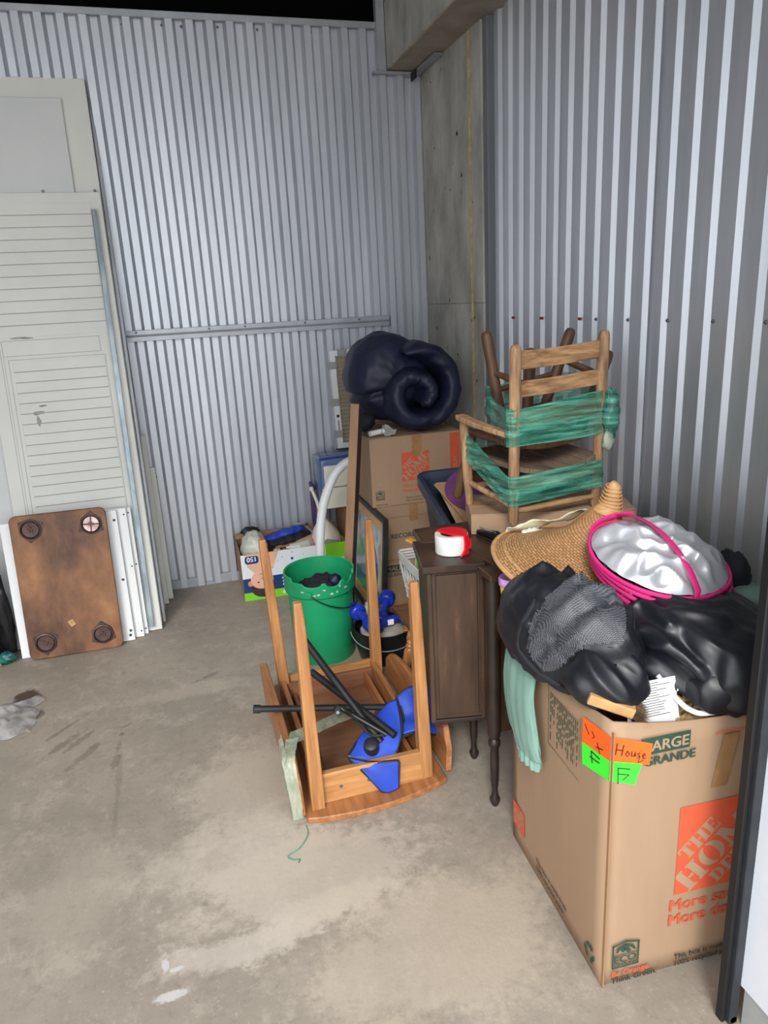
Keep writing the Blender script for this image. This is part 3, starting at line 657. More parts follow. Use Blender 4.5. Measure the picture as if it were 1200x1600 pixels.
# sleeping bag: two rolled lobes on the top carton
def wrinkle(p, f=1.0, seed=0):
    q = V((p[0]*f+seed, p[1]*f, p[2]*f)); w = V((noise.noise(q*1.5), noise.noise(q*1.5+V((5,1,3))), 0))*.5
    return (1-abs(noise.noise(q*3+w))*2.2)*.6+(1-abs(noise.noise(q*6.5+w*2+V((9,2,4))))*2.2)*.3
def superell(c, r, e=1.0, fn=None, nu=70, nv=110, axis='Y', zmin=None):
    # poles along -y/+y
    def g(u, v):
        ph = PI*(.002+.996*u); th = 2*PI*v
        s, co = math.sin(ph), math.cos(ph); s = s**e; cc = math.copysign(abs(co)**e, co)
        d = V((s*math.cos(th), -cc, s*math.sin(th)))
        p = V((c[0]+r[0]*d.x, c[1]+r[1]*d.y, c[2]+r[2]*d.z))
        k = fn(d, p, th, ph) if fn else 0
        n = V((d.x/r[0], d.y/r[1], d.z/r[2])).normalized(); p += n*k
        if zmin is not None and p.z < zmin: p.z = zmin+(p.z-zmin)*.03
        return p
    return MB().grid(g, nu, nv, cv=True)
t = thing('sleeping_bag', 'navy blue sleeping bag rolled up on top of the corner cartons', 'sleeping bag', (1.12,3.35,.885))
def swirl(d, p, th, ph):
    # front end shows the spiral of the roll
    k = .007*wrinkle(p, 2.0)
    rr = math.hypot(d.x+.10, d.z+.16); an = math.atan2(d.z+.16, d.x+.10)
    if d.y < 0:
        s = (rr*2.1 - an/(2*PI)+.1) % 1.0
        gr = math.exp(-((s-.5)/.13)**2)
        fade = min(1, max(0, (1.0-rr)*5))*min(1, rr*6+.3)
        k -= .05*gr*fade; k += .0035*math.sin(an*9+rr*7+3*noise.noise(p*6))*fade
    return k
TURN = 1.5
def roll(u, v):
    # a thick quilt wound into a spiral, seen end-on from the front
    th = 2*PI*TURN*u; r = .038+.152*u**.95
    an = th-1.15; cx = 1.135-.03*(1-u); cz = 1.085-.035*(1-u)
    e = V((math.cos(an), 0, math.sin(an)*.97)); a = 2*PI*v
    ca, sa = math.cos(a), math.sin(a); f = abs(ca)**.8*math.copysign(1, ca); g_ = abs(sa)**.55*math.copysign(1, sa)
    thick = .046*(1-.25*math.exp(-u*7)); end = min(1, (1-u)*16)**.5*min(1, u*14+.35)
    p = V((cx, 3.30, cz))+e*(r+f*thick*end)+V((0, g_*(.165+.015*math.sin(th*1.3))*(.8+.2*end), 0))
    q = V((an*1.1, p.y*5, r*14)); w = 1-abs(noise.noise(V((th*1.7+f*.8, p.y*3.2, f*.7))))*2.2; w2 = 1-abs(noise.noise(V((th*6.5+3, p.y*5, f*2.5))))*2.2
    p += (e*f+V((0, g_, 0)))*(.007*w+.0015*w2)
    if p.z < .8855: p.z = .8855+(p.z-.8855)*.04
    return p
MB().grid(roll, 230, 44, cv=True).build('front_roll', 'navy', t, smooth=True, angle=180)
def back_l(d, p, th, ph):
    k = .016*wrinkle(p, 1.3, 3)+.006*wrinkle(p, 3.5, 5)
    k -= .03*math.exp(-((p.z-1.075-.2*(p.x-.95))/.012)**2)*(1 if p.x < 1.02 else .2)
    return k
superell((1.035,3.42,1.135), (.195,.19,.205), .8, back_l, 70, 100, zmin=.8852).build('rear_roll', 'navy', t, smooth=True, angle=180)
MB().grid(lump((.865,3.26,.95),(.055,.05,.045),.35,4,seed=2), 16, 22, cv=True).build('loose_strap_end', 'blackfab_m', t, smooth=True, angle=90)
# small paper-wrapped white tube on the carton edge
t = thing('caulk_tube', 'short white tube with grey paper scrap beside the sleeping bag', 'tube', (.9,3.19,.884))
MB().tube([(.872,3.185,.9),(.945,3.2,.906)], [.013,.013], 12).build('tube_body', 'white', t, smooth=True)
def scrap(u, v): return (.925+.062*u+.012*v, 3.176+.02*math.sin(u*5)+.01*v, .886+.055*v*(1-.5*u)+.006*math.sin(u*9+v*4))
MB().grid(scrap, 10, 8).build('paper_scrap', 'smudge', t, solid=.001, smooth=True)
# carton against the back wall and things on it
t = thing('back_carton', 'plain brown carton at the back wall below the blue vinyl bag', 'box', (.98,3.72,0))
m = Matrix.Translation((.84,3.60,0)); carton(t, m, .42, .31, .425, 'card_d')
t = thing('vinyl_bag', 'clear blue vinyl bag holding cream linen, standing on the back carton', 'bag', (.92,3.73,.43))
def vb(u, v):
    a = 2*PI*v; s = math.sin(PI*min(max(u,.0),1)); 
    return None
b = MB(); b.box((.715,3.66,.431),(1.13,3.86,.705)); o = b.build('bag_skin', 'blue_vinyl', t, bevel=.02, seg=3, smooth=True)
MB().box((.72,3.64,.432),(.98,3.659,.545)).build('folded_sheet', 'sheet', t, bevel=.006, seg=2)
MB().box((.735,3.642,.548),(.98,3.659,.667)).build('folded_sheet', 'sheet', t, bevel=.006, seg=2)
MB().tube([(.715,3.652,.706),(.9,3.652,.71),(1.12,3.652,.706)], .004, 6).build('zip_edge', 'blue_db', t)
t = thing('air_filter', 'pleated furnace filter in taped white frame leaning on back wall', 'filter', (1.0,3.85,.71))
f = frame((.868,3.85,.712),(1,.03,0),(-.02,.1,1))
b = MB(f); b.box((0,0,-.022),(.032,.535,0)); b.build('frame_side', 'white', t, bevel=.001)
MB(f).box((.35,0,-.022),(.382,.535,0)).build('frame_side', 'white', t, bevel=.001)
MB(f).box((.0325,0,-.022),(.3495,.03,0)).build('frame_side', 'white', t, bevel=.001)
MB(f).box((.0325,.505,-.022),(.3495,.535,0)).build('frame_side', 'white', t, bevel=.001)
pts = []
def plt(u, v):
    k = u*44; z = -.004-.014*abs((k % 2)-1)
    return V((.0325+.317*v, .03+.475*u, z+.002*math.sin(v*9+u*30)))
MB(f).grid(plt, 89, 10).build('pleated_media', 'pleat', t)
for y0, y1 in ((.435,.475),(.235,.275),(.06,.1)): MB(f).box((-.012,y0,-.023),(.036,y1,.0015)).build('tape_patch', 'duct', t, bevel=.001)
MB(f).box((.045,.5,-.001),(.1,.54,.0015)).build('tape_patch', 'duct', t)
b = MB(f); b.flat(disc(.016,.18,.009,12),.0008); 
for i in range(6): b.rect(.012,.15-.014*i*.7,.021,.156-.014*i*.7,.0008)
b.build('printed_mark', 'bk_ink', t)
MB(f).box((-.004,-.006,-.03),(.12,-.001,.004)).build('lower_edge', 'blackmat', t)
# plum board edge behind
t = thing('purple_board', 'thin purple board standing on end in the printed carton behind white pipe', 'board', (.69,3.88,0))
MB(frame((.70,3.893,.005),(0,-1,0),(0,.0,1))).box((0,.001,-.006),(.09,.53,.006)).build('board_face', 'plum', t, bevel=.001)
MB(frame((.713,3.893,.005),(0,-1,0),(0,.0,1))).box((0,.001,-.004),(.085,.5,.006)).build('board_liner', 'card_d', t, bevel=.001)
# diaper carton turned upside down, open at the top
t = thing('printed_carton', 'open carton printed with upside-down baby photo, full of odds and ends', 'box', (.53,3.74,0))
m = rotz((.247,3.592,0), -.012)
carton(t, m, .57, .31, .258, 'card_in', open_top=True)
q = m @ frame((0,-.0004,0),(1,0,0),(0,0,1))
M['pk_green'] = mat('lime_green_print', C(126,204,40), rough=.4); M['pk_blue'] = mat('deep_blue_print', C(24,56,112), rough=.4); M['pk_white'] = mat('white_print', C(224,228,232), rough=.4)
M['skin'] = mat('printed_skin_tone', C(226,170,144), C(236,186,160), 8, .4); M['skin2'] = mat('printed_skin_shade', C(204,140,116), rough=.4); M['hair'] = mat('printed_dark_hair', C(52,36,40), C(70,50,52), 40, .4)
fp = MB(q).rect(.0,.0,.57,.2578,.0002).build('printed_front', 'pk_white', t)
MB(q).rect(.0,.0,.57,.045,.0004).build('printed_band', 'pk_green', fp); MB(q).rect(.0,.045,.57,.125,.0004).build('printed_band', 'pk_blue', fp)
MB(q).rect(.45,.172,.57,.2578,.0004).build('printed_band', 'pk_green', fp); MB(q).flat(rrect(.405,.19,.45,.25,.004),.0005).build('printed_tab', 'pk_white', fp)
hd_ = MB(q).flat(disc(.102,.07,.066,24,.058),.0006).build('printed_hair', 'hair', fp)
MB(q).flat(disc(.1,.11,.06,24,.05),.0008).build('printed_face', 'skin', fp)
MB(q).flat(disc(.038,.095,.014,12,.016),.00075).build('printed_ear', 'skin2', fp)
MB(q).flat([(.02,.258),(.2,.258),(.165,.17),(.13,.145),(.07,.145),(.03,.19)],.00055).build('printed_hand', 'skin', fp)
b = MB(q); b.flat(disc(.08,.098,.007,10,.004),.001); b.flat(disc(.122,.1,.007,10,.004),.001); b.build('printed_eye', 'hair', fp)
b = MB(q); b.flat(disc(.101,.118,.008,10,.006),.001); b.flat(disc(.1,.142,.014,10,.004),.001); b.build('printed_nose', 'skin2', fp)
MB(q).flat(rrect(.02,.205,.092,.248,.014),.0009).build('number_badge', 'pk_blue', fp)
b = MB(q); r180 = Matrix.Translation((.084,.242,.0011)) @ Matrix.Rotation(PI,4,'Z'); b.text('150', .036, r180, .0012); 
b.build('printed_number', 'pk_white', fp)
b = MB(q); b.text('E', .062, Matrix.Translation((.238,.107,.0011)) @ Matrix.Rotation(PI,4,'Z'), .003); b.text('...', .02, Matrix.Translation((.24,.125,.0011)) @ Matrix.Rotation(PI,4,'Z')); b.build('printed_letter', 'pk_white', fp)
MB(q).flat([(.2,.022),(.212,.036),(.224,.022),(.212,.012)],.0008).build('printed_leaf', 'pk_white', fp)
b = MB(q)
for x, y in ((.19,.2),(.215,.22),(.16,.17),(.27,.24),(.3,.17),(.24,.165),(.33,.22)): b.flat(disc(x,y,.0035,6),.0006)
b.build('printed_dots', 'picture', fp)
MB(q).flat(disc(.268,.205,.008,6),.0007).build('printed_flower', 'pk_blue', fp)
M['dark'] = M['blackfab_m']
MB(m).box((.006,.28,.258),(.56,.305,.285)).build('rear_flap', 'card_in', t, bevel=.001)
# contents of the printed carton
th = thing('filled_bag', 'pale plastic bag bulging from left end of the printed carton', 'bag', (.33,3.7,.1))
MB().grid(lump((.335,3.705,.245),(.07,.095,.10),.18,2.4,seed=5), 26, 36, cv=True).build('bag_skin', 'film_bag', th, smooth=True, angle=120)
MB().grid(lump((.33,3.80,.32),(.05,.03,.025),.3,3,seed=9), 14, 18, cv=True).build('bag_neck', 'blackmat', th, smooth=True)
def cloth_strip(p0, p1, w, h, seed, n=26):
    p0 = V(p0); p1 = V(p1)
    def fn(u, v):
        p = p0.lerp(p1, u); a = 2*PI*v
        k = 1+.35*noise.noise(V((u*7,seed,v*3)))
        e = math.sin(PI*min(max(u*.96+.02,0),1))**.35
        return (p.x, p.y+math.cos(a)*w*k*e, p.z+math.sin(a)*h*k*e+.012*noise.noise(V((u*9,seed*3,0))))
    return MB().grid(fn, n, 16, cv=True)
tag(cloth_strip((.40,3.80,.26),(.63,3.83,.29),.04,.028,4).build('blue_cloth', 'bluefab', None, smooth=True, angle=120), 'crumpled bright blue cloth lying across the printed carton', 'cloth')
tag(cloth_strip((.42,3.74,.245),(.66,3.79,.262),.045,.026,7).build('black_pouch', 'blackfab_m', None, smooth=True, angle=120), 'black fabric pouch lying between cardboard sheets in printed carton', 'pouch')
tag(MB(frame((.45,3.70,.232),(1,.1,.06),(0,1,.25))).box((0,0,-.002),(.24,.05,.002)).build('cardboard_sheet', 'card_in', None, bevel=.0008), 'bare cardboard sheet lying across the printed carton contents', 'cardboard')
tag(cloth_strip((.42,3.635,.225),(.47,3.64,.225),.03,.03,9).build('clear_bag', 'film_bag', None, smooth=True, angle=120), 'small pale plastic bag at front edge of printed carton', 'bag')
t2 = thing('paper_bundle', 'bundle of crumpled printed papers at front of the printed carton', 'papers', (.53,3.64,.24))
for i in range(5):
    a = -.35+.2*i
    MB(frame((.475+.025*i,3.62+.012*i,.2+.004*i),(math.cos(a),.15,math.sin(a)*.5),(-.1,.55,.8))).box((0,0,0),(.11,.055,.0015)).build('paper_sheet', ['card_in','paper','film_bag','towel','card_in'][i], t2)
tag(MB(frame((.60,3.68,.21),(1,0,.1),(0,.5,.8))).box((0,0,0),(.07,.05,.012)).build('red_booklet', 'red_pl', None, bevel=.001), 'thin red booklet tucked among papers in the printed carton', 'booklet')
tag(MB().grid(lump((.735,3.628,.228),(.065,.022,.035),.3,3,seed=11), 16, 24, cv=True).build('grey_rag', 'towel', None, smooth=True, angle=120), 'mottled grey rag bunched at right end of the printed carton', 'rag')
th = thing('silver_buckle', 'shiny silver strap with buckle lying on the blue cloth', 'strap', (.65,3.78,.3))
MB().tube(bez([(.58,3.83,.318),(.62,3.80,.318),(.65,3.75,.298),(.665,3.70,.28)], 16), .007, 8, ry=.003).build('strap_band', 'galv_trim', th, smooth=True)
MB(Matrix.Translation((.63,3.79,.322))).lathe([(0,-.006),(.02,-.004),(.024,0),(.02,.005),(0,.007)], 16).build('buckle_dome', 'nickel', th, smooth=True)
th = thing('cream_lamp_base', 'cream bottle-shaped base with thin neck standing in printed carton', 'lamp base', (.725,3.78,.15))
mm = frame((.74,3.72,.15),(1,0,.1),(0,1,0)) 
MB(mm).lathe([(.0,0),(.05,0),(.075,.03),(.085,.08),(.078,.125),(.055,.165),(.028,.20),(.015,.225),(.012,.25)], 28).build('base_body', 'cream', th, smooth=True, angle=60)
MB().tube([(.715,3.72,.395),(.70,3.74,.46),(.682,3.755,.52)], [.012,.009,.008], 8).build('neck_rod', 'sheet', th, smooth=True)
MB().lathe([(.0,0),(.012,.002),(.014,.012),(.009,.022),(0,.024)], 10, Matrix.Translation((.68,3.757,.515))).build('rod_tip', 'cream', th, smooth=True)
# white bent pipe behind the bucket
tag(MB().tube(bez([(.6,3.3,.003),(.612,3.31,.2),(.628,3.33,.40),(.66,3.35,.545),(.72,3.37,.665),(.775,3.375,.722),(.845,3.38,.752)], 40), .0225, 16).build('bent_pipe', 'white', None, smooth=True), 'white bent plastic pipe rising in an arc behind the green bucket', 'pipe')
# leaning wooden strip
t = thing('wood_strip', 'long brown wood strip with dark side leaning behind the bucket', 'wood strip', (.665,3.03,0))
M['plank'] = mat('brown_plank_wood', C(140,106,76), C(158,122,90), 5, .6, stretch=(8,8,.6), detail=7); M['plankd'] = mat('dark_maroon_plank_side', C(52,34,34), C(64,42,40), 5, .5)
f = frame2((.652,3.03,.002),(.121,.04,1),(1,-.25,0))
MB(f).box((-.018,0,0),(.020,1.07,.012)).build('strip_face', 'plank', t, bevel=.001)
MB(f @ Matrix.Translation((.020,0,.012)) @ Matrix.Rotation(.95,4,'Y')).box((0,0,-.012),(.032,1.05,0)).build('strip_side', 'plankd', t, bevel=.001)
# framed picture leaning against the cartons
t = thing('picture_frame', 'black framed picture with wooden mat leaning against carton stack', 'picture', (.83,3.2,0))
o_ = V((.816,2.935,.02)); f = frame(o_, (0,1,0), (.04,-.01,.53))   # ez = x cross: faces -x after flip
f = frame(o_+V((0,.58,0)), (0,-1,0), (.038,-.012,.53))
Wd, Hd = .58, .535; bw = .022
for i, r in enumerate(((0,0,Wd,bw),(0,Hd-bw,Wd,Hd),(0,bw,bw,Hd-bw),(Wd-bw,bw,Wd,Hd-bw))): MB(f).box((r[0],r[1],-.014),(r[2],r[3],.008)).build('frame_bar', 'blackmat', t, bevel=.0015)
M['mat_wood'] = mat('pale_wood_mat', C(196,154,98), C(210,170,116), 6, .4, stretch=(1,1,6))
ww = .05
for r in ((bw,bw,Wd-bw,bw+ww),(bw,Hd-bw-ww,Wd-bw,Hd-bw),(bw,bw+ww,bw+ww,Hd-bw-ww),(Wd-bw-ww,bw+ww,Wd-bw,Hd-bw-ww)): MB(f).box((r[0],r[1],-.008),(r[2],r[3],.0)).build('mat_strip', 'mat_wood', t)
pc = MB(f).box((bw+ww,bw+ww,-.01),(Wd-bw-ww,Hd-bw-ww,-.002)).build('print_sheet', 'picture', t)
M['pt_blue'] = mat('print_dark_blue', C(50,62,110), C(84,100,150), 14, .15); M['pt_teal'] = mat('print_teal', C(60,130,140), C(90,164,160), 12, .15); M['pt_green'] = mat('print_green', C(60,130,80), C(90,150,96), 12, .15); M['pt_violet'] = mat('print_violet', C(150,120,170), rough=.15)
MB(f).flat([(.07,.08),(.5,.08),(.5,.15),(.36,.18),(.2,.15),(.07,.17)],-.0015).build('print_shape', 'pt_teal', pc)
MB(f).flat([(.25,.075),(.5,.075),(.5,.1),(.4,.115)],-.001).build('print_shape', 'pt_green', pc)
MB(f).flat([(.30,.16),(.34,.2),(.33,.3),(.36,.36),(.4,.37),(.45,.31),(.47,.22),(.44,.14),(.38,.19)],-.001).build('print_shape', 'pt_blue', pc)
MB(f).flat([(.46,.36),(.49,.4),(.505,.36),(.5,.3),(.475,.3)],-.001).build('print_shape', 'pt_violet', pc)
# green bucket
BX, BY = .522, 2.872
t = thing('bucket', 'tall green plastic bucket with notched rim on floor', 'bucket', (BX,BY,0))
bm_ = Matrix.Translation((BX,BY,0))
def rimtop(a):
    d = (math.degrees(a)+90) % 360; d = d-360 if d > 180 else d
    if abs(d) > 62: return .402
    h = .386
    for c, w, dp in ((-24,16,.016),(12,13,.020),(42,10,.018)):
        h -= dp*max(0, 1-((d-c)/w)**2)**.5
    return h
def collar(u, v):
    a = 2*PI*u; zt = rimtop(a); prof = [(.1405,.324),(.1525,.320),(.1535,zt-.004),(.1500,zt),(.1445,zt-.004),(.139,.312)]
    r, z = prof[int(round(v*5))]; return (BX+r*math.cos(a), BY+r*math.sin(a), z)
MB().grid(collar, 160, 6, cu=True).build('rim_collar', 'bucket', t, smooth=True, angle=35)
MB(bm_).lathe([(.0,.0),(.128,.0),(.131,.006),(.1415,.31),(.139,.312),(.126,.012),(0,.010)], 56).build('bucket_body', 'bucket', t, smooth=True, angle=35)
# torn lip on the near side
def lip(u, v):
    a = math.radians(205+130*u); top = .372+.028*(.5+.5*math.sin(u*23))*(1 if .1 < u < .9 else 0)
    return (BX+.1485*math.cos(a), BY+.1485*math.sin(a), .36+(top-.36)*v)
wp = [(.149*math.cos(a)+BX, .149*math.sin(a)+BY, z) for a, z in []]
hp = []
for k in range(25):
    a = math.radians(-118+180*k/24); hp.append((BX+.157*math.cos(a), BY+.158*math.sin(a), .342-.098*math.sin(PI*k/24)**.8))
MB().tube(hp, .0028, 8).build('wire_handle', 'wire', t, smooth=True)
for k in (0, 24): MB().lathe([(.014,0),(.012,.007),(0,.009)], 12, frame(hp[k], (-math.sin(math.radians(-118+180*k/24)), math.cos(math.radians(-118+180*k/24)), 0), (0,0,1))).build('handle_lug', 'bucket', t, smooth=True)
b = MB()
for k in range(9):
    a = math.radians(230+k*9+random.uniform(-3,3)); z = .335+random.uniform(0,.03); r = .1540
    b.flat([(.008*random.uniform(.4,1.6)*math.cos(c), .004*random.uniform(.4,1.6)*math.sin(c)) for c in [i*PI/3 for i in range(6)]], .0012, frame((BX+r*math.cos(a),BY+r*math.sin(a),z),(-math.sin(a),math.cos(a),0),(0,0,1)))
b.build('paint_scuff', 'film_bag', t)
tag(MB().grid(lump((BX+.0,BY-.02,.30),(.1,.1,.065),.35,3.4,seed=21), 20, 26, cv=True).build('black_cloth', 'blackfab_m', None, smooth=True, angle=120), 'black bunched cloth stuffed down inside the green bucket', 'cloth')
tag(MB().grid(lump((BX+.055,BY-.06,.355),(.028,.028,.03),.3,3,seed=25), 14, 18, cv=True).build('blue_cloth', 'navy', None, smooth=True, angle=120), 'dark blue rolled cloth poking up inside the green bucket', 'cloth')
# black roasting pot with towel and dumbbells
PX, PY = .755, 2.725
t = thing('roasting_pot', 'black enamel pot with wire bail beside the green bucket', 'pot', (PX,PY,0))
MB(Matrix.Translation((PX,PY,0))).lathe([(0,0),(.09,0),(.108,.02),(.122,.08),(.126,.145),(.131,.148),(.131,.153),(.122,.153),(.117,.085),(.1,.02),(0,.012)], 44).build('pot_body', 'black', t, smooth=True, angle=40)
MB().tube([(PX+.14*math.cos(a), PY+.14*math.sin(a), .135-.04*math.sin((a-PI*.95)/1.1*1.0) if True else 0) for a in [PI*.95+1.1*PI*k/24 for k in range(25)]], .0022, 8).build('wire_bail', 'galv_trim', t, smooth=True)
tag(MB().grid(lump((PX,PY,.125),(.1,.1,.05),.2,3,seed=31), 22, 30, cv=True).build('grey_towel', 'towel', None, smooth=True, angle=120), 'grey folded towel lining the black pot under blue dumbbells', 'towel')
def dumbbell(c, d, label, L=.15):
    c = V(c); d = V(d).normalized(); th = thing('dumbbell', label, 'dumbbell', c, 'blue dumbbells in the black pot')
    f = frame(c, d.cross(V((0,0,1))), V((0,0,1)) if abs(d.z) < .9 else V((1,0,0))); 
    ex = d.cross(V((0,0,1))).normalized(); ey = d.cross(ex)
    f = frame(c, ex, ey)
    MB(f).lathe([(.016,-L*.32),(.0175,0),(.016,L*.32)], 14).build('grip', 'blue_db', th, smooth=True)
    for s in (-1, 1):
        q = f @ Matrix.Translation((0,0,s*L*.4))
        MB(q).lathe([(0,-.026),(.028,-.026),(.034,-.023),(.037,-.016),(.037,.016),(.034,.023),(.028,.026),(0,.026)], 14).build('head', 'blue_db', th, smooth=True, angle=50)
    return th
dumbbell((.675,2.73,.20), (.25,-1,-.1), 'blue dumbbell at left of pot with its end facing out', .16)
dumbbell((.775,2.77,.205), (.6,1,.38), 'blue dumbbell at back of pot tilted upward', .17)
d3 = dumbbell((.768,2.665,.197), (1,.22,.1), 'blue dumbbell across front of pot with white label on grip', .18)
MB().box((.755,2.644,.185),(.781,2.6475,.209), None).build('grip_label', 'paper', d3)
tag(cloth_strip((.70,2.90,.10),(.80,2.97,.16),.05,.05,13).build('clear_bag', 'film_bag', None, smooth=True, angle=120), 'clear plastic bag of odds behind the black pot', 'bag')
# ------------------------------------------------------------------ upside-down drop-leaf table
t = thing('drop_leaf_table', 'small wooden drop-leaf table lying upside down with its four legs in the air', 'table', (.46,2.2,0))
xl, xr, yf, yb = .232, .692, 1.80, 2.62
top = [(xl,yf+.005)]+[(xl+(xr-xl)*k/12, yf-.032*math.sin(PI*k/12)+.03*k/12) for k in range(1,12)]+[(xr,yf+.035),(xr,yb)]+[(xr+(xl-xr)*k/10, yb+.03*math.sin(PI*k/10)) for k in range(1,10)]+[(xl,yb)]
MB().prism(top, .001, .022).build('tabletop', 'wood_table_y', t, bevel=.003)
def ins(name, a, b, m): return MB().box(a, b).build(name, m, t, bevel=.0015)
ins('underside_panel', (xl+.045,yf+.075,.022), (xr-.05,yb-.06,.034), 'wood_red')
ins('front_apron', (xl+.055,1.852,.022), (xr-.06,1.874,.125), 'wood_table_x')
ins('rear_apron', (xl+.05,2.50,.022), (xr-.05,2.52,.12), 'wood_table_x')
ins('side_apron', (xl+.035,1.87,.022), (xl+.053,2.52,.118), 'wood_table_y'); ins('side_apron', (xr-.062,1.87,.022), (xr-.044,2.52,.118), 'wood_table_y')
ins('inner_rail', (xl+.055,1.90,.034), (xr-.062,1.918,.075), 'wood_red'); ins('inner_rail', (xl+.055,2.47,.034), (xr-.062,2.488,.10), 'wood_red')
ins('inner_rail', (xl+.075,1.92,.034), (xl+.09,2.47,.06), 'wood_red'); ins('inner_rail', (xr-.1,1.92,.034), (xr-.085,2.47,.09), 'wood_table_y')
M['rail_dark'] = mat('dark_stained_rail', C(62,36,24), C(84,52,34), 6, .6)
MB().box((xl+.055,1.918,.035),(xr-.062,1.96,.04)).build('inner_rail', 'rail_dark', t)
def leg(b0, tp, rot=0):
    b0 = V(b0); tp = V(tp); d = tp-b0; vs_ = []; fs = []
    n = 8
    for i in range(n+1):
        k = i/n; w = .0205-.0055*max(0, (k-.15)/.85); p = b0+d*k
        if k > .99: w -= .003
        for a, c in ((-1,-1),(1,-1),(1,1),(-1,1)): vs_.append((p.x+a*w, p.y+c*w, p.z))
    for i in range(n):
        for j in range(4): fs.append((i*4+j, i*4+(j+1) % 4, i*4+4+(j+1) % 4, i*4+4+j))
    fs += [(3,2,1,0), tuple(range(n*4, n*4+4))]
    return MB().add(vs_, fs).build('leg', 'wood_table', t, bevel=.004, seg=2)
leg((.272,1.848,.022),(.268,1.852,.70)); leg((.632,1.872,.022),(.616,1.862,.70)); leg((.285,2.50,.022),(.252,2.46,.70)); leg((.655,2.50,.022),(.664,2.52,.70))
# folded drop leaves standing up beside the legs
def dleaf(x0, x1, y0, y1, h, rake, curve=.0, rnd=.07):
    n = 16; pts = [(y0,.024)]
    for k in range(n+1):
        y = y0+(y1-y0)*k/n; e = min((y-y0)/.07, (y1-y)/rnd); e = min(1, max(0, e))
        pts.append((y, .024+(h-.024)*(.55+.45*math.sqrt(max(0, 1-(1-e)**2)))))
    pts.append((y1,.024))
    vs_ = []; N_ = len(pts)
    for y, z in pts: vs_.append((x0-rake*z+curve*math.sin(PI*(y-y0)/(y1-y0)), y, z))
    for y, z in pts: vs_.append((x1-rake*z+curve*math.sin(PI*(y-y0)/(y1-y0)), y, z))
    fs = [tuple(range(N_))[::-1], tuple(range(N_, 2*N_))]+[(i, (i+1) % N_, N_+(i+1) % N_, N_+i) for i in range(N_)]
    return MB().add(vs_, fs).build('drop_leaf', 'wood_table_y', t, bevel=.003)
dleaf(.206,.232,1.815,2.52,.215,.05); dleaf(.698,.718,1.86,2.53,.17,-.06,.008,.30)
for x, y in ((.35,1.8515),(.44,1.8515)): MB().lathe([(.006,0),(.005,.0015),(0,.002)],8,frame((x,y,.07),(1,0,0),(0,0,1))).build('screw_cap','screw',t)
# clear stretch film band round the front of the table
th = thing('film_wrap', 'band of pale clear stretch film tied round the upturned table', 'film', (.3,1.9,.1))
def strip(pts, ws, seed, mname, nm, par, across=(0,0,1), nv=9, tw=.0025):
    P = bez(pts, 36); n = len(P); A = V(across)
    def fn(u, v):
        i = min(n-1, int(u*(n-1)+.5)); w = ws[0]+(ws[1]-ws[0])*u
        q = P[i]+A*(v-.5)*w
        return q+V((tw*noise.noise(V((u*9,v*6,seed))), tw*noise.noise(V((u*9+5,v*6,seed))), tw*noise.noise(V((u*7,v*9,seed+4)))))
    return MB().grid(fn, n, nv).build(nm, mname, par, smooth=True, angle=120)
strip([(.206,1.806,.026),(.202,1.803,.10),(.197,1.808,.17),(.198,1.84,.216),(.225,1.93,.222)], (.03,.04), 1, 'film_clear', 'film_front', th, across=(1,0,0))
strip([(.190,1.88,.03),(.184,1.88,.12),(.182,1.88,.20),(.195,1.90,.224)], (.14,.12), 1, 'film_clear', 'film_side', th, across=(.02,1,0))
strip([(.215,1.93,.222),(.30,2.0,.19),(.4,2.09,.155),(.49,2.16,.12),(.56,2.2,.09)], (.055,.05), 3, 'film_clear', 'film_span', th, across=(.3,.9,.25))
tag(MB().tube(bez([(.225,1.80,.004),(.222,1.76,.004),(.19,1.715,.004),(.152,1.695,.004),(.165,1.675,.004),(.182,1.672,.004),(.176,1.66,.004)], 30), .0016, 6).build('green_thread', 'film_green', None, smooth=True), 'thin green strand of film trailing on floor in front of the upturned table', 'thread')
# folding camp stool lying across the table
t = thing('camp_stool', 'folded camp stool of black tubes and blue fabric lying on the upturned table', 'camp stool', (.5,2.1,.2))
def tb(p, q, r, m='blackmat', nm='frame_tube'): return MB().tube([p, q], r, 14).build(nm, m, t, smooth=True, angle=50)
tb((.130,2.03,.288),(.64,2.02,.185),.0105); tb((.126,2.03,.289),(.146,2.0295,.2848),.0135, nm='end_cap')
tb((.325,2.24,.41),(.500,1.905,.155),.0125); tb((.345,2.20,.285),(.545,1.90,.172),.012); tb((.40,2.0,.245),(.52,1.91,.175),.009, 'wire')
MB().lathe([(0,-.012),(.016,-.012),(.016,.012),(0,.012)], 14, frame((.392,2.01,.236),(1,0,.1),(.1,.2,1))).build('pivot_joint', 'blackmat', t, smooth=True, angle=40)
MB().lathe([(0,0),(.007,.0),(.006,.004),(0,.005)], 10, frame((.386,1.996,.236),(1,0,0),(0,0,1))).build('rivet', 'galv_trim', t)
MB().lathe([(0,0),(.024,.0),(.025,.02),(.022,.042),(.014,.046),(0,.046)], 18, frame((.468,1.905,.135),(1,0,.2),(-.1,.9,.45))).build('tube_cap', 'blackmat', t, smooth=True, angle=40)
MB().tube(bez([(.40,1.99,.26),(.44,1.93,.22),(.47,1.90,.19),(.505,1.89,.19)], 14), .004, 8).build('buckle_wire', 'wire', t, smooth=True)
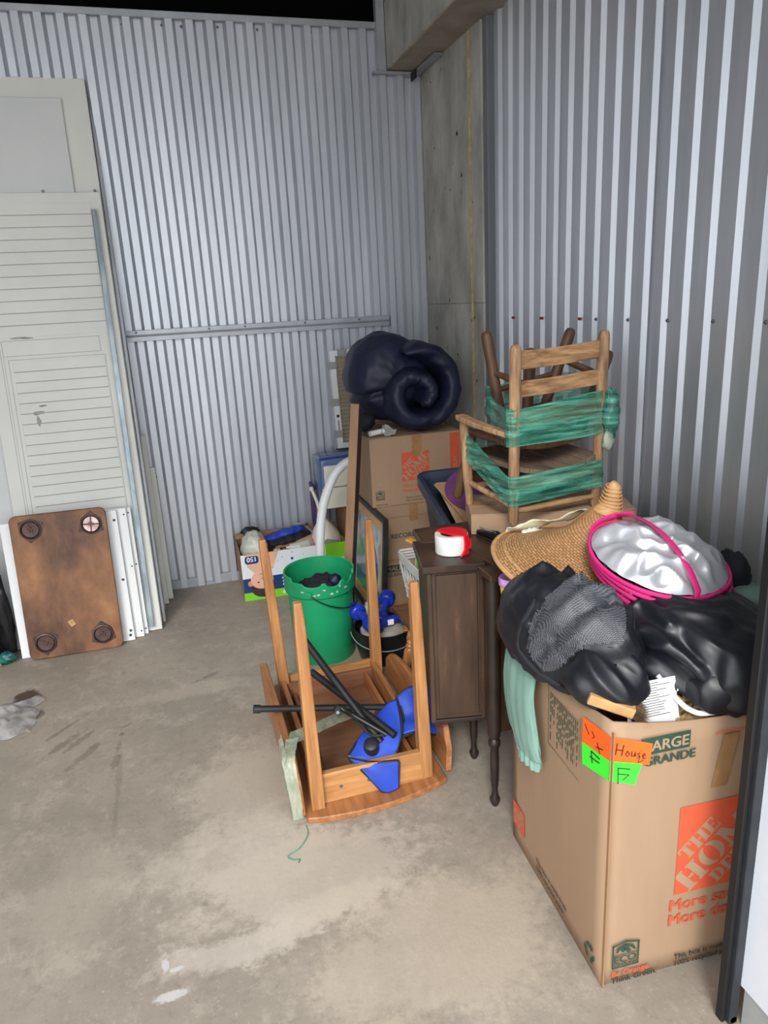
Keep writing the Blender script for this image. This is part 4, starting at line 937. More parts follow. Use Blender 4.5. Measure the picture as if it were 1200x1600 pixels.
def fab(rows, nm, par, nu=26, nv=26, seed=0, amp=.008):
    # bicubic-ish patch through a net of points
    R_n = [bez(r, nu) for r in rows]; n = min(len(r) for r in R_n)
    cols = [bez([r[i] for r in R_n], nv) for i in range(n)]
    L = min(len(c) for c in cols)
    def fn(u, v):
        p = cols[min(n-1, int(u*(n-1)+.5))][min(L-1, int(v*(L-1)+.5))]
        return p+V((amp*noise.noise(p*16+V((seed,0,0))), amp*noise.noise(p*16+V((0,seed,3))), amp*noise.noise(p*16+V((4,0,seed)))))
    o = MB().grid(fn, n, L).build(nm, 'bluefab', par, smooth=True, angle=150, solid=.006)
    edge = [cols[i][0] for i in range(n)]+[cols[n-1][j] for j in range(1, L)]+[cols[i][L-1] for i in range(n-2, -1, -1)]+[cols[0][j] for j in range(L-2, 0, -1)]
    MB().tube(edge, .0055, 6, closed=True).build('edge_piping', 'piping', o, smooth=True)
    return o
# upper cone of the seat, right-hand wing, lower flap
fab([[(.495,2.0,.155),(.55,2.02,.20),(.592,2.02,.222)], [(.44,1.95,.152),(.52,1.94,.175),(.578,1.935,.168)], [(.390,1.90,.135),(.465,1.875,.115),(.53,1.868,.112)]], 'seat_fabric', t, seed=1)
fab([[(.596,2.03,.228),(.665,2.04,.238),(.738,2.02,.145)], [(.602,1.985,.172),(.665,1.995,.182),(.728,1.99,.118)], [(.58,1.925,.145),(.632,1.925,.15),(.702,1.96,.10)]], 'seat_fabric', t, seed=5)
fab([[(.390,1.89,.132),(.45,1.862,.122),(.535,1.842,.118)], [(.43,1.843,.098),(.475,1.836,.078),(.53,1.838,.065)], [(.474,1.832,.033),(.497,1.83,.028),(.525,1.832,.033)]], 'seat_fabric', t, seed=9, amp=.003)
# ------------------------------------------------------------------ little stool behind the table
t = thing('foot_stool', 'brown wooden foot stool with turned legs behind the upturned table', 'stool', (1.0,2.5,0))
MB().prism([(.788,2.69),(.80,2.36),(1.105,2.36),(1.105,2.69)], .226, .250).build('seat', 'wood_stool', t, bevel=.004, seg=2)
for x, y, dx, dy in ((.822,2.50,-.052,.012),(1.06,2.44,.025,-.03),(.845,2.63,-.02,.03),(1.06,2.63,.025,.03)):
    q = frame2((x+dx,y+dy,0), (0,0,1), (1,0,0)); ax = V((-dx,-dy,.226))
    f = frame2((x+dx,y+dy,.001), ax, (1,0,0)) @ Matrix.Rotation(-PI/2,4,'X')
    MB(f).lathe([(0,0),(.012,0),(.015,.02),(.019,.09),(.021,.13),(.015,.142),(.019,.15),(.019,.154),(.015,.16),(.019,.168),(.013,.178),(.02,.19),(.022,.205),(.015,.222),(.012,.228)], 18).build('turned_leg', 'wood_table' if x < 1 else 'wood_stool', t, smooth=True, angle=50)
# white lattice basket standing on the stool
t = thing('lattice_basket', 'white plastic lattice basket holding green things behind the dark cabinet', 'basket', (.98,2.6,.25))
bx0, bx1, by0, by1, bz0, bz1 = .862, 1.05, 2.40, 2.80, .2515, .450
def bw(x, y, k):  # taper
    cx, cy = (bx0+bx1)/2, (by0+by1)/2; s = .80+.20*k; return (cx+(x-cx)*s, cy+(y-cy)*s)
def ring(z, k, w, nm):
    b = MB(); c = [bw(bx0,by0,k),bw(bx1,by0,k),bw(bx1,by1,k),bw(bx0,by1,k)]
    return MB().tube([(x,y,z) for x, y in [p for i in range(4) for p in ((c[i][0]*.96+c[(i+1)%4][0]*.04, c[i][1]*.96+c[(i+1)%4][1]*.04),(c[i][0]*.04+c[(i+1)%4][0]*.96, c[i][1]*.04+c[(i+1)%4][1]*.96))]], w, 6, closed=True).build(nm, 'greypl', t)
for i in range(4): ring(bz1-.0125*i, 1-.05*i, .0052, 'rim_band')
ring(bz0+.006, 0, .006, 'base_ring'); ring(bz0+.05, .25, .006, 'base_ring')
c4 = [(bx0,by0),(bx1,by0),(bx1,by1),(bx0,by1)]
for i in range(4):
    a, c = c4[i], c4[(i+1) % 4]; n = 10 if i % 2 else 6
    b = MB()
    for k in range(n):
        for s in (-1, 1):
            k0 = (k+.5)/n; k1 = min(1, max(0, k0+s*1.0/n))
            p0 = bw(a[0]+(c[0]-a[0])*k0, a[1]+(c[1]-a[1])*k0, .0); p1 = bw(a[0]+(c[0]-a[0])*k1, a[1]+(c[1]-a[1])*k1, .82)
            b.bar((p0[0],p0[1],bz0), (p1[0],p1[1],bz1-.045), .0032, .0032)
    o = b.build('lattice_wall', 'greypl', t); o['kind'] = 'stuff'
p = [bw(x, y, 0) for x, y in c4]; MB().prism(p, bz0, bz0+.003).build('basket_floor', 'white', t)
M['green_pl'] = mat('bright_green_plastic', C(40,150,40), C(52,170,52), 9, .35); M['orange_pl'] = mat('orange_wood_strip', C(214,150,60), C(226,164,76), 7, .5)
t2 = thing('green_toy', 'bright green plastic frame sticking up out of the white basket', 'toy', (.97,2.62,.3))
f = frame2((.895,2.56,.30), (-.16,-.05,1), (.35,-1,0))
b = MB(f)
for r in ((0,0,.024,.27),(.075,0,.092,.255),(.024,.22,.075,.236),(.024,.12,.075,.136)): MB(f).box((r[0],r[1],-.006),(r[2],r[3],.006)).build('frame_bar', 'green_pl', t2, bevel=.002)
tag(MB().bar((.828,2.55,.585),(.912,2.35,.572),.026,.010).build('orange_strip', 'orange_pl', None, bevel=.002), 'flat orange strip resting on top of the green frame in basket', 'strip')
tag(MB().grid(lump((.95,2.55,.34),(.045,.07,.06),.3,3,seed=44), 20, 26, cv=True).build('dark_cloth', 'blackfab_m', None, smooth=True, angle=120), 'dark bunched cloth at the bottom of the white lattice basket', 'cloth')
# ------------------------------------------------------------------ dark cabinet on turned legs
t = thing('sewing_cabinet', 'dark scuffed walnut cabinet on thin turned legs beside the large box', 'cabinet', (1.0,1.9,0))
A = -.22
f = rotz((.645,1.828,0), A)     # side compartment: local x right along its face, y deep
MB(f).box((0.012,.004,.245),(.163,.20,.735)).build('side_compartment', 'wood_cab', t, bevel=.002)
pn = MB(f).box((.026,-.002,.262),(.149,.006,.722)).build('compartment_panel', 'wood_cab', t, bevel=.002)
b = MB(f); MB(f).box((.0,-.006,.24),(.0145,.202,.735)).build('corner_strip', 'wood_cab', t, bevel=.002); MB(f).box((.156,-.006,.24),(.168,.02,.735)).build('corner_strip', 'wood_cab', t, bevel=.002)
MB(f).box((-.014,-.018,.735),(.172,.225,.757)).build('side_top', 'wood_cab_top', t, bevel=.003)
MB(f).box((.0,-.003,.232),(.168,.2,.245)).build('lower_moulding', 'wood_black', t, bevel=.002)
MB().box((.808,1.70,.24),(1.30,2.13,.735)).build('cabinet_body', 'wood_cab', t, bevel=.002)
MB().box((.80,1.69,.72),(1.31,1.705,.737)).build('front_moulding', 'wood_black', t, bevel=.002)
MB().box((.83,1.694,.27),(.99,1.702,.47)).build('drawer_front', 'wood_cab', t, bevel=.002)
MB().box((.83,1.694,.49),(.99,1.702,.70)).build('drawer_front', 'wood_cab', t, bevel=.002)
tp = MB().prism([(.776,1.672),(1.34,1.655),(1.34,2.16),(.72,2.16),(.70,2.02),(.80,1.99),(.82,1.75),(.776,1.76)][::1], .7372, .7585).build('cabinet_top', 'wood_cab_top', t, bevel=.003)
for x, y in ((.79,1.688),(1.29,1.70),(.826,1.925),(1.29,2.11)):
    MB(Matrix.Translation((x,y,0))).lathe([(0,0),(.009,0),(.014,.012),(.016,.024),(.0105,.036),(.009,.06),(.0125,.09),(.0135,.16),(.0125,.205),(.018,.214),(.018,.226),(.012,.236),(.018,.246),(.0195,.262),(.0195,.74)], 18).build('turned_leg', 'wood_black', t, smooth=True, angle=50)
# things on the cabinet top
t = thing('packing_tape', 'fat roll of white packing tape with red dispenser on the dark cabinet', 'tape', (.79,1.96,.758))
q = Matrix.Translation((.757,1.905,.7588))
TC = V((.757,1.905,.76))
MB(q).lathe([(.034,0),(.0495,0),(.050,.002),(.050,.055),(.0495,.057),(.034,.057)], 40, caps=False).build('tape_roll', 'tape_roll', t, smooth=True, angle=40)
MB(q).lathe([(.034,0),(.0335,.057),(.031,.057),(.031,0)], 32, caps=False).build('cardboard_core', 'card_d', t, smooth=True, angle=40)
MB(q).prism([(.048*math.cos(a),.048*math.sin(a)) for a in [math.radians(-72+ 210*k/24) for k in range(25)]]+[(-.026,.01),(-.008,-.03)], .0572, .062).build('dispenser_plate', 'red_pl', t, bevel=.001)
g = math.radians(-62); gd = V((math.cos(g), math.sin(g), 0)); gt_ = V((-gd.y, gd.x, 0))
f = frame2(TC+gd*.052, (0,0,1), gt_)
MB(f).prism([(-.010,.061),(.012,.061),(.013,.04),(.011,.024),(.013,-.001),(-.025,-.001),(-.007,.016),(-.005,.04)], 0, .006).build('dispenser_arm', 'red_pl', t, bevel=.001)
MB(f).prism([(.013,.042),(.026,.042),(.026,.014),(.013,.014),(.013,.02),(.020,.02),(.020,.036),(.013,.036)], 0, .005).build('cutter_loop', 'red_pl', t, bevel=.001)
t = thing('stapler', 'small black stapler lying on the cabinet top beside the tape roll', 'stapler', (.93,1.96,.76))
f = rotz((.905,1.955,.7588), -1.35)
MB(f).box((-.055,-.014,0),(.055,.014,.006)).build('stapler_base', 'blackmat', t, bevel=.002)
MB(f).prism([(-.055,.006),(-.055,.02),(.03,.034),(.054,.03),(.06,.02),(.058,.012),(-.04,.008)], -.012, .012, Matrix.Rotation(PI/2,4,'X')).build('stapler_arm', 'black', t, bevel=.004, seg=2)
MB(f).box((-.04,-.008,.03),(.04,-.004,.0335)).build('metal_strip', 'galv_trim', t)
# navy tote tilted against the pier, with cardboard and a purple disc inside
t = thing('support_carton', 'plain brown carton hidden below the tilted navy tote', 'box', (1.25,2.5,0))
carton(t, Matrix.Translation((1.115,2.23,0)), .325, .5, .44, 'card_d')
t = thing('storage_tote', 'open dark navy storage tote tilted forward beside the stacked cartons', 'tote', (1.17,2.55,.45))
fr, bk = V((.905,2.29,.688)), V((.945,2.755,.80))
ey = (bk-fr).normalized(); exx = V((1,-.02,.03)); tf = frame2(fr, ey, exx)     # local x right, y to the back, z out of the opening
LW, LD, LH = .52, (bk-fr).length, .235
def rr2(x0, y0, x1, y1, r, z, n=5): return [(x, y, z) for x, y in rrect(x0, y0, x1, y1, r, n)]
def loft(rings):
    b = MB(tf); n = len(rings[0]); vs_ = [p for r in rings for p in r]; fs = []
    for i in range(len(rings)-1):
        for k in range(n): fs.append((i*n+k, i*n+(k+1) % n, (i+1)*n+(k+1) % n, (i+1)*n+k))
    return b, vs_, fs, n
rings = [rr2(.045,.045,LW-.045,LD-.045,.03,-LH), rr2(.018,.018,LW-.018,LD-.018,.04,-.045), rr2(-.004,-.004,LW+.004,LD+.004,.05,-.045), rr2(-.006,-.006,LW+.006,LD+.006,.05,-.004), rr2(-.002,-.002,LW+.002,LD+.002,.048,0), rr2(.012,.012,LW-.012,LD-.012,.045,0), rr2(.028,.028,LW-.028,LD-.028,.04,-.018), rr2(.034,.034,LW-.034,LD-.034,.036,-.05), rr2(.055,.055,LW-.055,LD-.055,.026,-LH+.004)]
b, vs_, fs, n = loft(rings); fs += [tuple(range(n))[::-1], tuple(range((len(rings)-1)*n, len(rings)*n))]
b.add(vs_, fs); b.build('tote_body', 'bin', t, smooth=True, angle=35)
for x in (.1,.2,.3,.4): MB(tf).box((x-.004,.010,-LH+.02),(x+.004,.045,-.05)).build('wall_rib', 'bin', t, bevel=.002)
t = thing('cardboard_sheet', 'folded brown cardboard lying inside the navy tote', 'cardboard', (1.15,2.5,.68))
f = tf @ Matrix.Translation((.045,.045,-.035)) @ Matrix.Rotation(.03,4,'X')
MB(f).prism([(0.01,.0),(.33,-.0),(.36,.35),(.02,.37)], -.004, .0).build('lower_sheet', 'card', t, bevel=.001)
MB(f @ Matrix.Rotation(.03,4,'X')).prism([(.05,.01),(.36,.03),(.35,.3),(.0,.33)], .004, .008).build('upper_sheet', 'card_in', t, bevel=.001)
MB(f @ Matrix.Translation((.06,.0,.012)) @ Matrix.Rotation(.5,4,'Y')).prism([(0,0),(.12,.0),(.15,.13)], 0, .003).build('folded_corner', 'card', t, bevel=.001)
tag(MB(tf @ Matrix.Translation((.238,.262,.006)) @ Matrix.Rotation(.11,4,'X') @ Matrix.Rotation(-.08,4,'Y')).prism(disc(0,0,.172,56), 0, .006).build('purple_disc', 'purple', None, bevel=.002), 'round purple disc lying in the navy storage tote', 'disc')
# flat carton on the cabinet carrying the chairs
t = thing('flat_carton', 'low brown carton on the cabinet carrying the wrapped chairs', 'box', (1.1,2.1,.76))
m = rotz((.872,2.012,.7592), -.12)
m = rotz((.872,2.02,.7592), -.33); carton(t, m, .52, .24, .062, 'card')
# ------------------------------------------------------------------ two child-size chairs wrapped together
ZB = .8262
def post(p, q, r0, r1, m, par, nm='post', taper=True):
    p = V(p); q = V(q); d = q-p; L = d.length
    f = frame2(p, d, (1,0,0)) @ Matrix.Rotation(-PI/2,4,'X')
    prof = [(0,0),(r0*.62,0),(r0*.72,.004)] + ([(r0*.75,.01),(r0,.09)] if taper else [(r0,.01)]) + [(r0,L*.5),(r1,L-.03),(r1*.93,L-.014),(r1*.72,L-.004),(0,L)]
    return MB(f).lathe(prof, 16).build(nm, m, par, smooth=True, angle=60)
t = thing('ladderback_chair', 'light wooden ladder-back child chair standing on a carton, wrapped in green film', 'chair', (1.1,2.0,ZB))
P1, P2 = V((.952,1.885,ZB-.012)), V((1.262,1.925,ZB-.012)); F1, F2 = V((.918,2.135,ZB+.0)), V((1.225,2.19,ZB+.0))
P1.z = ZB-.005; P2.z = ZB-.0; 
P1t, P2t = V((.957,1.878,1.358)), V((1.270,1.918,1.378))
post(P1, P1t, .0165, .0175, 'wood_light', t, 'back_post', False); post(P2, P2t, .0165, .0175, 'wood_light', t, 'back_post', False)
F1t, F2t = V((.900,2.13,1.115)), V((1.245,2.19,1.11))
post(F1, F1t, .0165, .0155, 'wood_light', t, 'front_leg'); post(F2, F2t, .0165, .0155, 'wood_light', t, 'front_leg')
def along(a, b, k): return V(a).lerp(V(b), k)
def at(a, b, z): a = V(a); b = V(b); return a.lerp(b, (z-a.z)/(b.z-a.z))
def slat(z0, z1, bow=.018, m='wood_light_x'):
    a0, a1 = at(P1, P1t, z0), at(P1, P1t, z1); b0, b1 = at(P2, P2t, z0+.012), at(P2, P2t, z1+.012); n = 12
    back = V((-.05,.3,0)).normalized()
    vs_ = []; fs = []
    for i in range(n+1):
        k = i/n; e = back*bow*math.sin(PI*k); lift = -.006*math.sin(PI*k)
        lo, hi = a0.lerp(b0, k)+e, a1.lerp(b1, k)+e; lo.z += lift; hi.z += lift
        vs_ += [lo-back*.005, hi-back*.005, hi+back*.005, lo+back*.005]
    for i in range(n):
        for j in range(4): fs.append((4*i+j, 4*i+(j+1) % 4, 4*i+4+(j+1) % 4, 4*i+4+j))
    fs += [(0,1,2,3),(4*n+3,4*n+2,4*n+1,4*n)]
    return MB().add(vs_, fs).build('back_slat', m, t, bevel=.002)
slat(1.285,1.338); slat(1.205,1.252); slat(1.115,1.165); slat(.925,.965,.004)
def rung(a, b, r, m, par, nm='rung'):
    a = V(a); b = V(b); return MB().tube([a, a.lerp(b,.08), a.lerp(b,.5), a.lerp(b,.92), b], [r*.7,r*.95,r*1.1,r*.95,r*.7], 10).build(nm, m, par, smooth=True)
rung(at(P1,P1t,.862), at(P2,P2t,.862), .0095, 'wood_light_x', t); rung(at(P1,P1t,.877), at(F1,F1t,.905), .0095, 'wood_light', t); rung(at(P2,P2t,.877), at(F2,F2t,.905), .0095, 'wood_light', t); rung(at(F1,F1t,.885), at(F2,F2t,.885), .0095, 'wood_light_x', t); rung(at(F1,F1t,.95), at(F2,F2t,.95), .0095, 'wood_light_x', t)
# arms
def arm(F, Pp, side):
    a = V(F)+V((0,.035,.004)); b = V(Pp); n = 12; vs_ = []; fs = []
    for i in range(n+1):
        k = i/n; c = a.lerp(b, k); w = .021*(1-.35*k) if k > .06 else .016; c += V((side*.018*math.sin(PI*k), 0, .008*math.sin(PI*k*.7)))
        s = V((1,-.1*side,0)).normalized()
        vs_ += [c-s*w+V((0,0,-.008)), c+s*w+V((0,0,-.008)), c+s*w+V((0,0,.008)), c-s*w+V((0,0,.008))]
    for i in range(n):
        for j in range(4): fs.append((4*i+j, 4*i+(j+1) % 4, 4*i+4+(j+1) % 4, 4*i+4+j))
    fs += [(3,2,1,0),(4*n,4*n+1,4*n+2,4*n+3)]
    return MB().add(vs_, fs).build('armrest', 'wood_light', t, bevel=.003)
arm(F1t, at(P1,P1t,1.085), -1); arm(F2t, at(P2,P2t,1.095), 1)
# dished slatted seat
ns = 6
for i in range(ns):
    v0, v1 = (i+.04)/ns, (i+.96)/ns; vs_ = []; fs = []; n = 10
    def sp(u, v):
        a = at(P1,P1t,1.0).lerp(at(P2,P2t,1.0), v); b = at(F1,F1t,1.0).lerp(at(F2,F2t,1.0), v)
        p = a.lerp(b, -.03+1.08*u); p.z = .998-.030*math.sin(PI*v)+.008*u; return p
    for k in range(n+1):
        u = k/n
        for v in (v0, v1): p = sp(u, v); vs_ += [p+V((0,0,.006)), p-V((0,0,.010))]
    for k in range(n):
        o = 4*k; fs += [(o,o+4,o+6,o+2),(o+1,o+3,o+7,o+5),(o,o+1,o+5,o+4),(o+2,o+6,o+7,o+3)]
    fs += [(0,2,3,1),(4*n,4*n+1,4*n+3,4*n+2)]
    MB().add(vs_, fs).build('seat_slat', 'wood_seat', t, bevel=.0015)
# second chair upside down on the first
t = thing('dark_chair', 'dark brown child chair turned upside down on top of the light chair', 'chair', (1.1,2.05,1.06))
def dseat(u, v):
    x = .955+.30*u; y = 1.915+.25*v+.04*u
    return V((x, y, 1.058-.018*math.sin(PI*u)+.004*v))
for i in range(5):
    b = MB(); v0, v1 = i/5+.01, (i+1)/5-.01; vs_ = []; fs = []; n = 10
    for k in range(n+1):
        for v in (v0, v1): p = dseat(k/n, v); vs_ += [p+V((0,0,.010)), p-V((0,0,.008))]
    for k in range(n):
        o = 4*k; fs += [(o,o+4,o+6,o+2),(o+1,o+3,o+7,o+5),(o,o+1,o+5,o+4),(o+2,o+6,o+7,o+3)]
    fs += [(0,2,3,1),(4*n,4*n+1,4*n+3,4*n+2)]
    MB().add(vs_, fs).build('seat_slat', 'wood_dark', t, bevel=.002)
L1a, L1b = V((1.045,2.13,1.04)), V((.992,2.155,1.385)); L2a, L2b = V((1.165,2.15,1.03)), V((1.305,2.16,1.375))
L3a, L3b = V((1.03,1.96,1.04)), V((1.07,2.0,1.335)); L4a, L4b = V((1.225,1.985,1.04)), V((1.385,2.06,1.30))
for a, b in ((L1a,L1b),(L2a,L2b),(L3a,L3b),(L4a,L4b)): post(a, b, .017, .0185, 'wood_dark', t, 'leg', False)
rung(along(L1a,L1b,.62), along(L3a,L3b,.62), .010, 'wood_dark', t); rung(along(L2a,L2b,.72), along(L4a,L4b,.72), .011, 'wood_dark', t); rung(along(L2a,L2b,.62)+V((0,0,-.01)), along(L1a,L1b,.45), .009, 'wood_dark', t); rung(along(L3a,L3b,.4), along(L4a,L4b,.45), .009, 'wood_dark', t)
for a, b in (((.945,2.16,1.07),(.895,2.19,.838)),((1.2,2.2,1.07),(1.215,2.25,.845))): post(b, a, .016, .017, 'wood_dark', t, 'back_post', False)
MB().bar((.935,2.165,.985),(1.205,2.21,.985),.012,.04).build('back_slat', 'wood_dark', t, bevel=.002); MB().bar((.915,2.18,.905),(1.21,2.23,.905),.012,.04).build('back_slat', 'wood_dark', t, bevel=.002)
rung((.92,2.12,1.075), (1.0,1.92,1.05), .013, 'wood_dark', t, 'armrest')
# green stretch film
t = thing('green_film', 'two bands of green stretch film binding the pair of chairs together', 'film', (1.1,2.0,1.0))
def band(cs, zfun, seed, nm, closed=True, m='film_green'):
    pts = []
    n = len(cs)
    for i in range(n if closed else n-1):
        a = V(cs[i]); b = V(cs[(i+1) % n])
        for k in range(14): pts.append(a.lerp(b, k/14))
    L = len(pts)
    def fn(u, v):
        i = int(round(u*(L if closed else L-1))) % L; p = pts[i]; z0, z1 = zfun(p)
        e = .0035*noise.noise(V((u*30,v*3,seed)))+.006*noise.noise(V((p.x*8,v*12,seed)))
        c = V((1.09,2.03,0)); d = (V((p.x,p.y,0))-c).normalized()
        return V((p.x+d.x*e, p.y+d.y*e, z0+(z1-z0)*v+.008*noise.noise(V((u*16,v*2,seed+7)))))
    return MB().grid(fn, L, 12, cu=closed).build(nm, m, t, smooth=True, angle=150)
def wrap(p, r=.021):
    # a few points round a post, facing away from the middle
    c = V((1.09,2.03,0)); d = (V((p[0],p[1],0))-c).normalized(); a0 = math.atan2(d.y, d.x)
    return [(p[0]+r*math.cos(a0+k), p[1]+r*math.sin(a0+k), 0) for k in (-.9,-.45,0,.45,.9)]
lo = wrap(P1)+wrap(P2)+wrap(F2)+wrap(F1)
band(lo, lambda p: (.882+.11*max(0,min(1,(p.y-1.89)/.24))*(1 if p.x < 1.08 else .1)+.012*max(0,p.x-.95)/.3, .975+.105*max(0,min(1,(p.y-1.89)/.24))*(1 if p.x < 1.08 else .1)+.01*max(0,p.x-.95)/.3), 2, 'lower_band')
up = wrap(P1)+wrap(P2)+[(1.34,2.16,0),(1.30,2.19,0)]+[(1.02,2.17,0),(.985,2.15,0)]
band(up, lambda p: (1.064+.05*max(0,min(1,(p.y-1.89)/.24)), 1.175+.03*max(0,min(1,(p.y-1.89)/.24))+.02*max(0,p.x-.95)/.3), 5, 'upper_band')
MB().grid(lump((1.288,1.895,1.125),(.026,.022,.075),.4,3.5,seed=3), 24, 24, cv=True).build('film_bunch', 'film_green', t, smooth=True, angle=150)
MB().grid(lump((1.275,1.885,1.045),(.02,.012,.03),.3,3.5,seed=8), 14, 16, cv=True).build('film_tail', 'film_clear', t, smooth=True, angle=150)
# ------------------------------------------------------------------ conical wicker hat
t = thing('wicker_hat', 'golden wicker cone hat with bound tip resting on the cabinet top', 'hat', (1.0,1.66,.8))
hc = V((.962,1.53,.800)); ax = V((.16,.10,.98)).normalized()
def hatprof(u):
    # radius and height from brim (0) to the foot of the tip (1)
    r = .222*(1-u)+.034*u; h = .012+.125*u**1.05+.022*max(0,u-.7)/.3; return r-.03*math.sin(PI*u), h
hf = frame(hc, (1,0,-.10), (0,1,.234))
NU, NV = 34, 90
b = MB(hf)
def hp_(u, v):
    a = 2*PI*v; r, h = hatprof(u); k = 1+.03*math.cos(2*a+.6)
    return (r*math.cos(a)*k+.05*u**2, r*math.sin(a)*k+.02*u*u, h+.010*math.cos(2*a)*(1-u))
b.grid(hp_, NU, NV, cv=True)
o = b.build('woven_cone', 'wicker', t, smooth=True, angle=120, solid=.003)
uvl = o.data.uv_layers.new(name='weave'); inv = hf.inverted()
for poly in o.data.polygons:
    us = []
    for li in poly.loop_indices:
        q = inv @ o.data.vertices[o.data.loops[li].vertex_index].co; rr = math.hypot(q.x-.03, q.y); us.append((math.atan2(q.y, q.x-.02)/(2*PI)*84, rr/.006))
    if max(x[0] for x in us)-min(x[0] for x in us) > 42: us = [(x+84 if x < 0 else x, y) for x, y in us]
    for li, w in zip(poly.loop_indices, us): uvl.data[li].uv = w
MB(hf).tube([hp_(0, k/72) for k in range(72)], .0065, 8, closed=True).build('brim_roll', 'straw', t, smooth=True)
MB(hf).tube([hp_(.1, k/72) for k in range(72)], .004, 6, closed=True).build('brim_rib', 'straw', t, smooth=True)
base = V((.05,.02,.15))
MB(hf).tube([base+V((-.0,0,-.012)), base+V((.006,.002,.02)), base+V((.008,.004,.045)), base+V((.004,.005,.078)), base+V((.0,.006,.088))], [.046,.030,.020,.016,.006], 20).build('bound_tip', 'straw', t, smooth=True)
for k in range(7): 
    z = .02+.009*k; r = .031-.0021*k*1.0
    MB(hf).tube([base+V((.008-.0005*k+max(r,.0175)*math.cos(g), .002+.001*k+max(r,.0175)*math.sin(g), z)) for g in [2*PI*i/20 for i in range(20)]], .0022, 5, closed=True).build('tip_binding', 'straw', t, smooth=True)
t = thing('paper_strip', 'long crumpled white paper strip lying over the wicker hat', 'paper', (.98,1.8,.9))
f0 = [V((.822,1.672,.884)), V((.88,1.672,.886)), V((.945,1.672,.888)), V((1.01,1.675,.894)), V((1.072,1.68,.904))]
Pp = bez(f0, 30)
def ps(u, v):
    p = Pp[min(len(Pp)-1, int(u*(len(Pp)-1)+.5))]; return p+V((.004,-.03*(v-.5),.034*(v-.5)*(1-.3*u)+.006*math.sin(u*13+v*4)+.004*noise.noise(V((u*12,v*4,1)))))
M['paper_y'] = mat('yellowed_paper', C(226,214,160), C(222,220,206), 6, .7)
MB().grid(ps, len(Pp), 6).build('paper_sheet', 'paper_y', t, smooth=True, angle=120, solid=.0012)
MB().grid(lump((.895,1.66,.872),(.03,.012,.012),.5,5,seed=4), 12, 16, cv=True).build('crumpled_edge', 'film_bag', t, smooth=True, angle=120)
# yellow cup with lilac lid wedged beside the jacket
t = thing('yellow_cup', 'yellow cup with lilac lid tucked between cabinet and black jacket', 'cup', (.78,1.57,.7))
f = frame2((.778,1.548,.70), (-.02,.0,1), (1,0,0)) @ Matrix.Rotation(-PI/2,4,'X')
MB(f).lathe([(0,0),(.022,0),(.030,.088),(.031,.09),(.028,.09),(.021,.004)], 28).build('cup_body', 'yellow', t, smooth=True, angle=45)
MB(f).lathe([(.0315,.082),(.0325,.084),(.0325,.1),(.030,.104),(.024,.1),(.012,.096),(0,.1)], 28).build('cup_lid', 'lilac', t, smooth=True, angle=60)
# ------------------------------------------------------------------ the large moving box at the front
t = thing('large_box', 'tall brown moving box with neon notes at front right, packed with clothes', 'box', (1.0,1.3,0))
BA = -.065
m = rotz((.751,1.063,.0005), BA)
BW, BD, BH = .47, .49, .648
th_ = .005
def panel(fn, nm, nu=14, nv=14):
    return MB(m).grid(fn, nu, nv).build(nm, 'card', t, smooth=True, angle=60, solid=th_)
top = lambda u: BH+.028*(1-u)**3-.012*math.sin(PI*u)
panel(lambda u, v: (BW*u, -.010*math.sin(PI*u)*math.sin(PI*v)*.6, top(u)*v), 'front_panel')
panel(lambda u, v: (-.010*math.sin(PI*u)*math.sin(PI*v)*.5-.012*math.sin(PI*u)*v, BD*(1-u), (BH+.028*u**3)*v), 'side_panel')
panel(lambda u, v: (BW+.004*math.sin(PI*u), BD*u, BH*v), 'side_panel')
panel(lambda u, v: (BW*(1-u), BD, BH*v), 'rear_panel')
MB(m).box((.006,.006,.0),(BW-.006,BD-.006,.005)).build('box_bottom', 'card_d', t)
MB(m).box((.02,.02,.40),(BW-.02,BD-.02,.42)).build('inner_flap', 'card_in', t)
q = m @ frame((0,-.0066,0),(1,0,0),(0,0,1))
qn = m @ frame2((0,-.0012,0),(0,0,1),(1,-.085,0))
def fq(dx, dz, off=0): return q @ Matrix.Translation((dx,dz,off))
logo(t, fq(.166,.212), .228)
words(t, q, [('More saving.',.043,.155,.168,.022),('More doing.',.043,.155,.128,.022)], 'or_ink')
eco(t, fq(.022,.046), .066)
words(t, q, [('Be Orange.',.021,.022,.024,.022)], 'or_ink'); words(t, q, [('Think Green.',.021,.022,.005,.025),('This box is made from',.0195,.178,.028,.02),('100% recycled paper.',.0195,.178,.008,.02)], 'bk_ink')
lb = MB(q).rect(.066,.588,.176,.628,.0004).build('printed_band', 'gr_ink', t)
words(lb, q, [('LARGE',.034,.071,.5955,.028)], 'card_ink'); words(t, q, [('GRANDE',.0295,.072,.562,.03)], 'gr_ink')
words(t, fq(.235,.603), [('www.homedepot.com',.0155,0,0,.004)], 'or_ink')
b = MB(q); b.flat([(.255,.60),(.292,.60),(.272,.475),(.235,.475)], .001); b.build('tape_strip', 'tape', t)
b = MB(q); b.box((.0,.002,-.004),(.0022,.655,.003)); b.build('corner_crease', 'card_d', t)
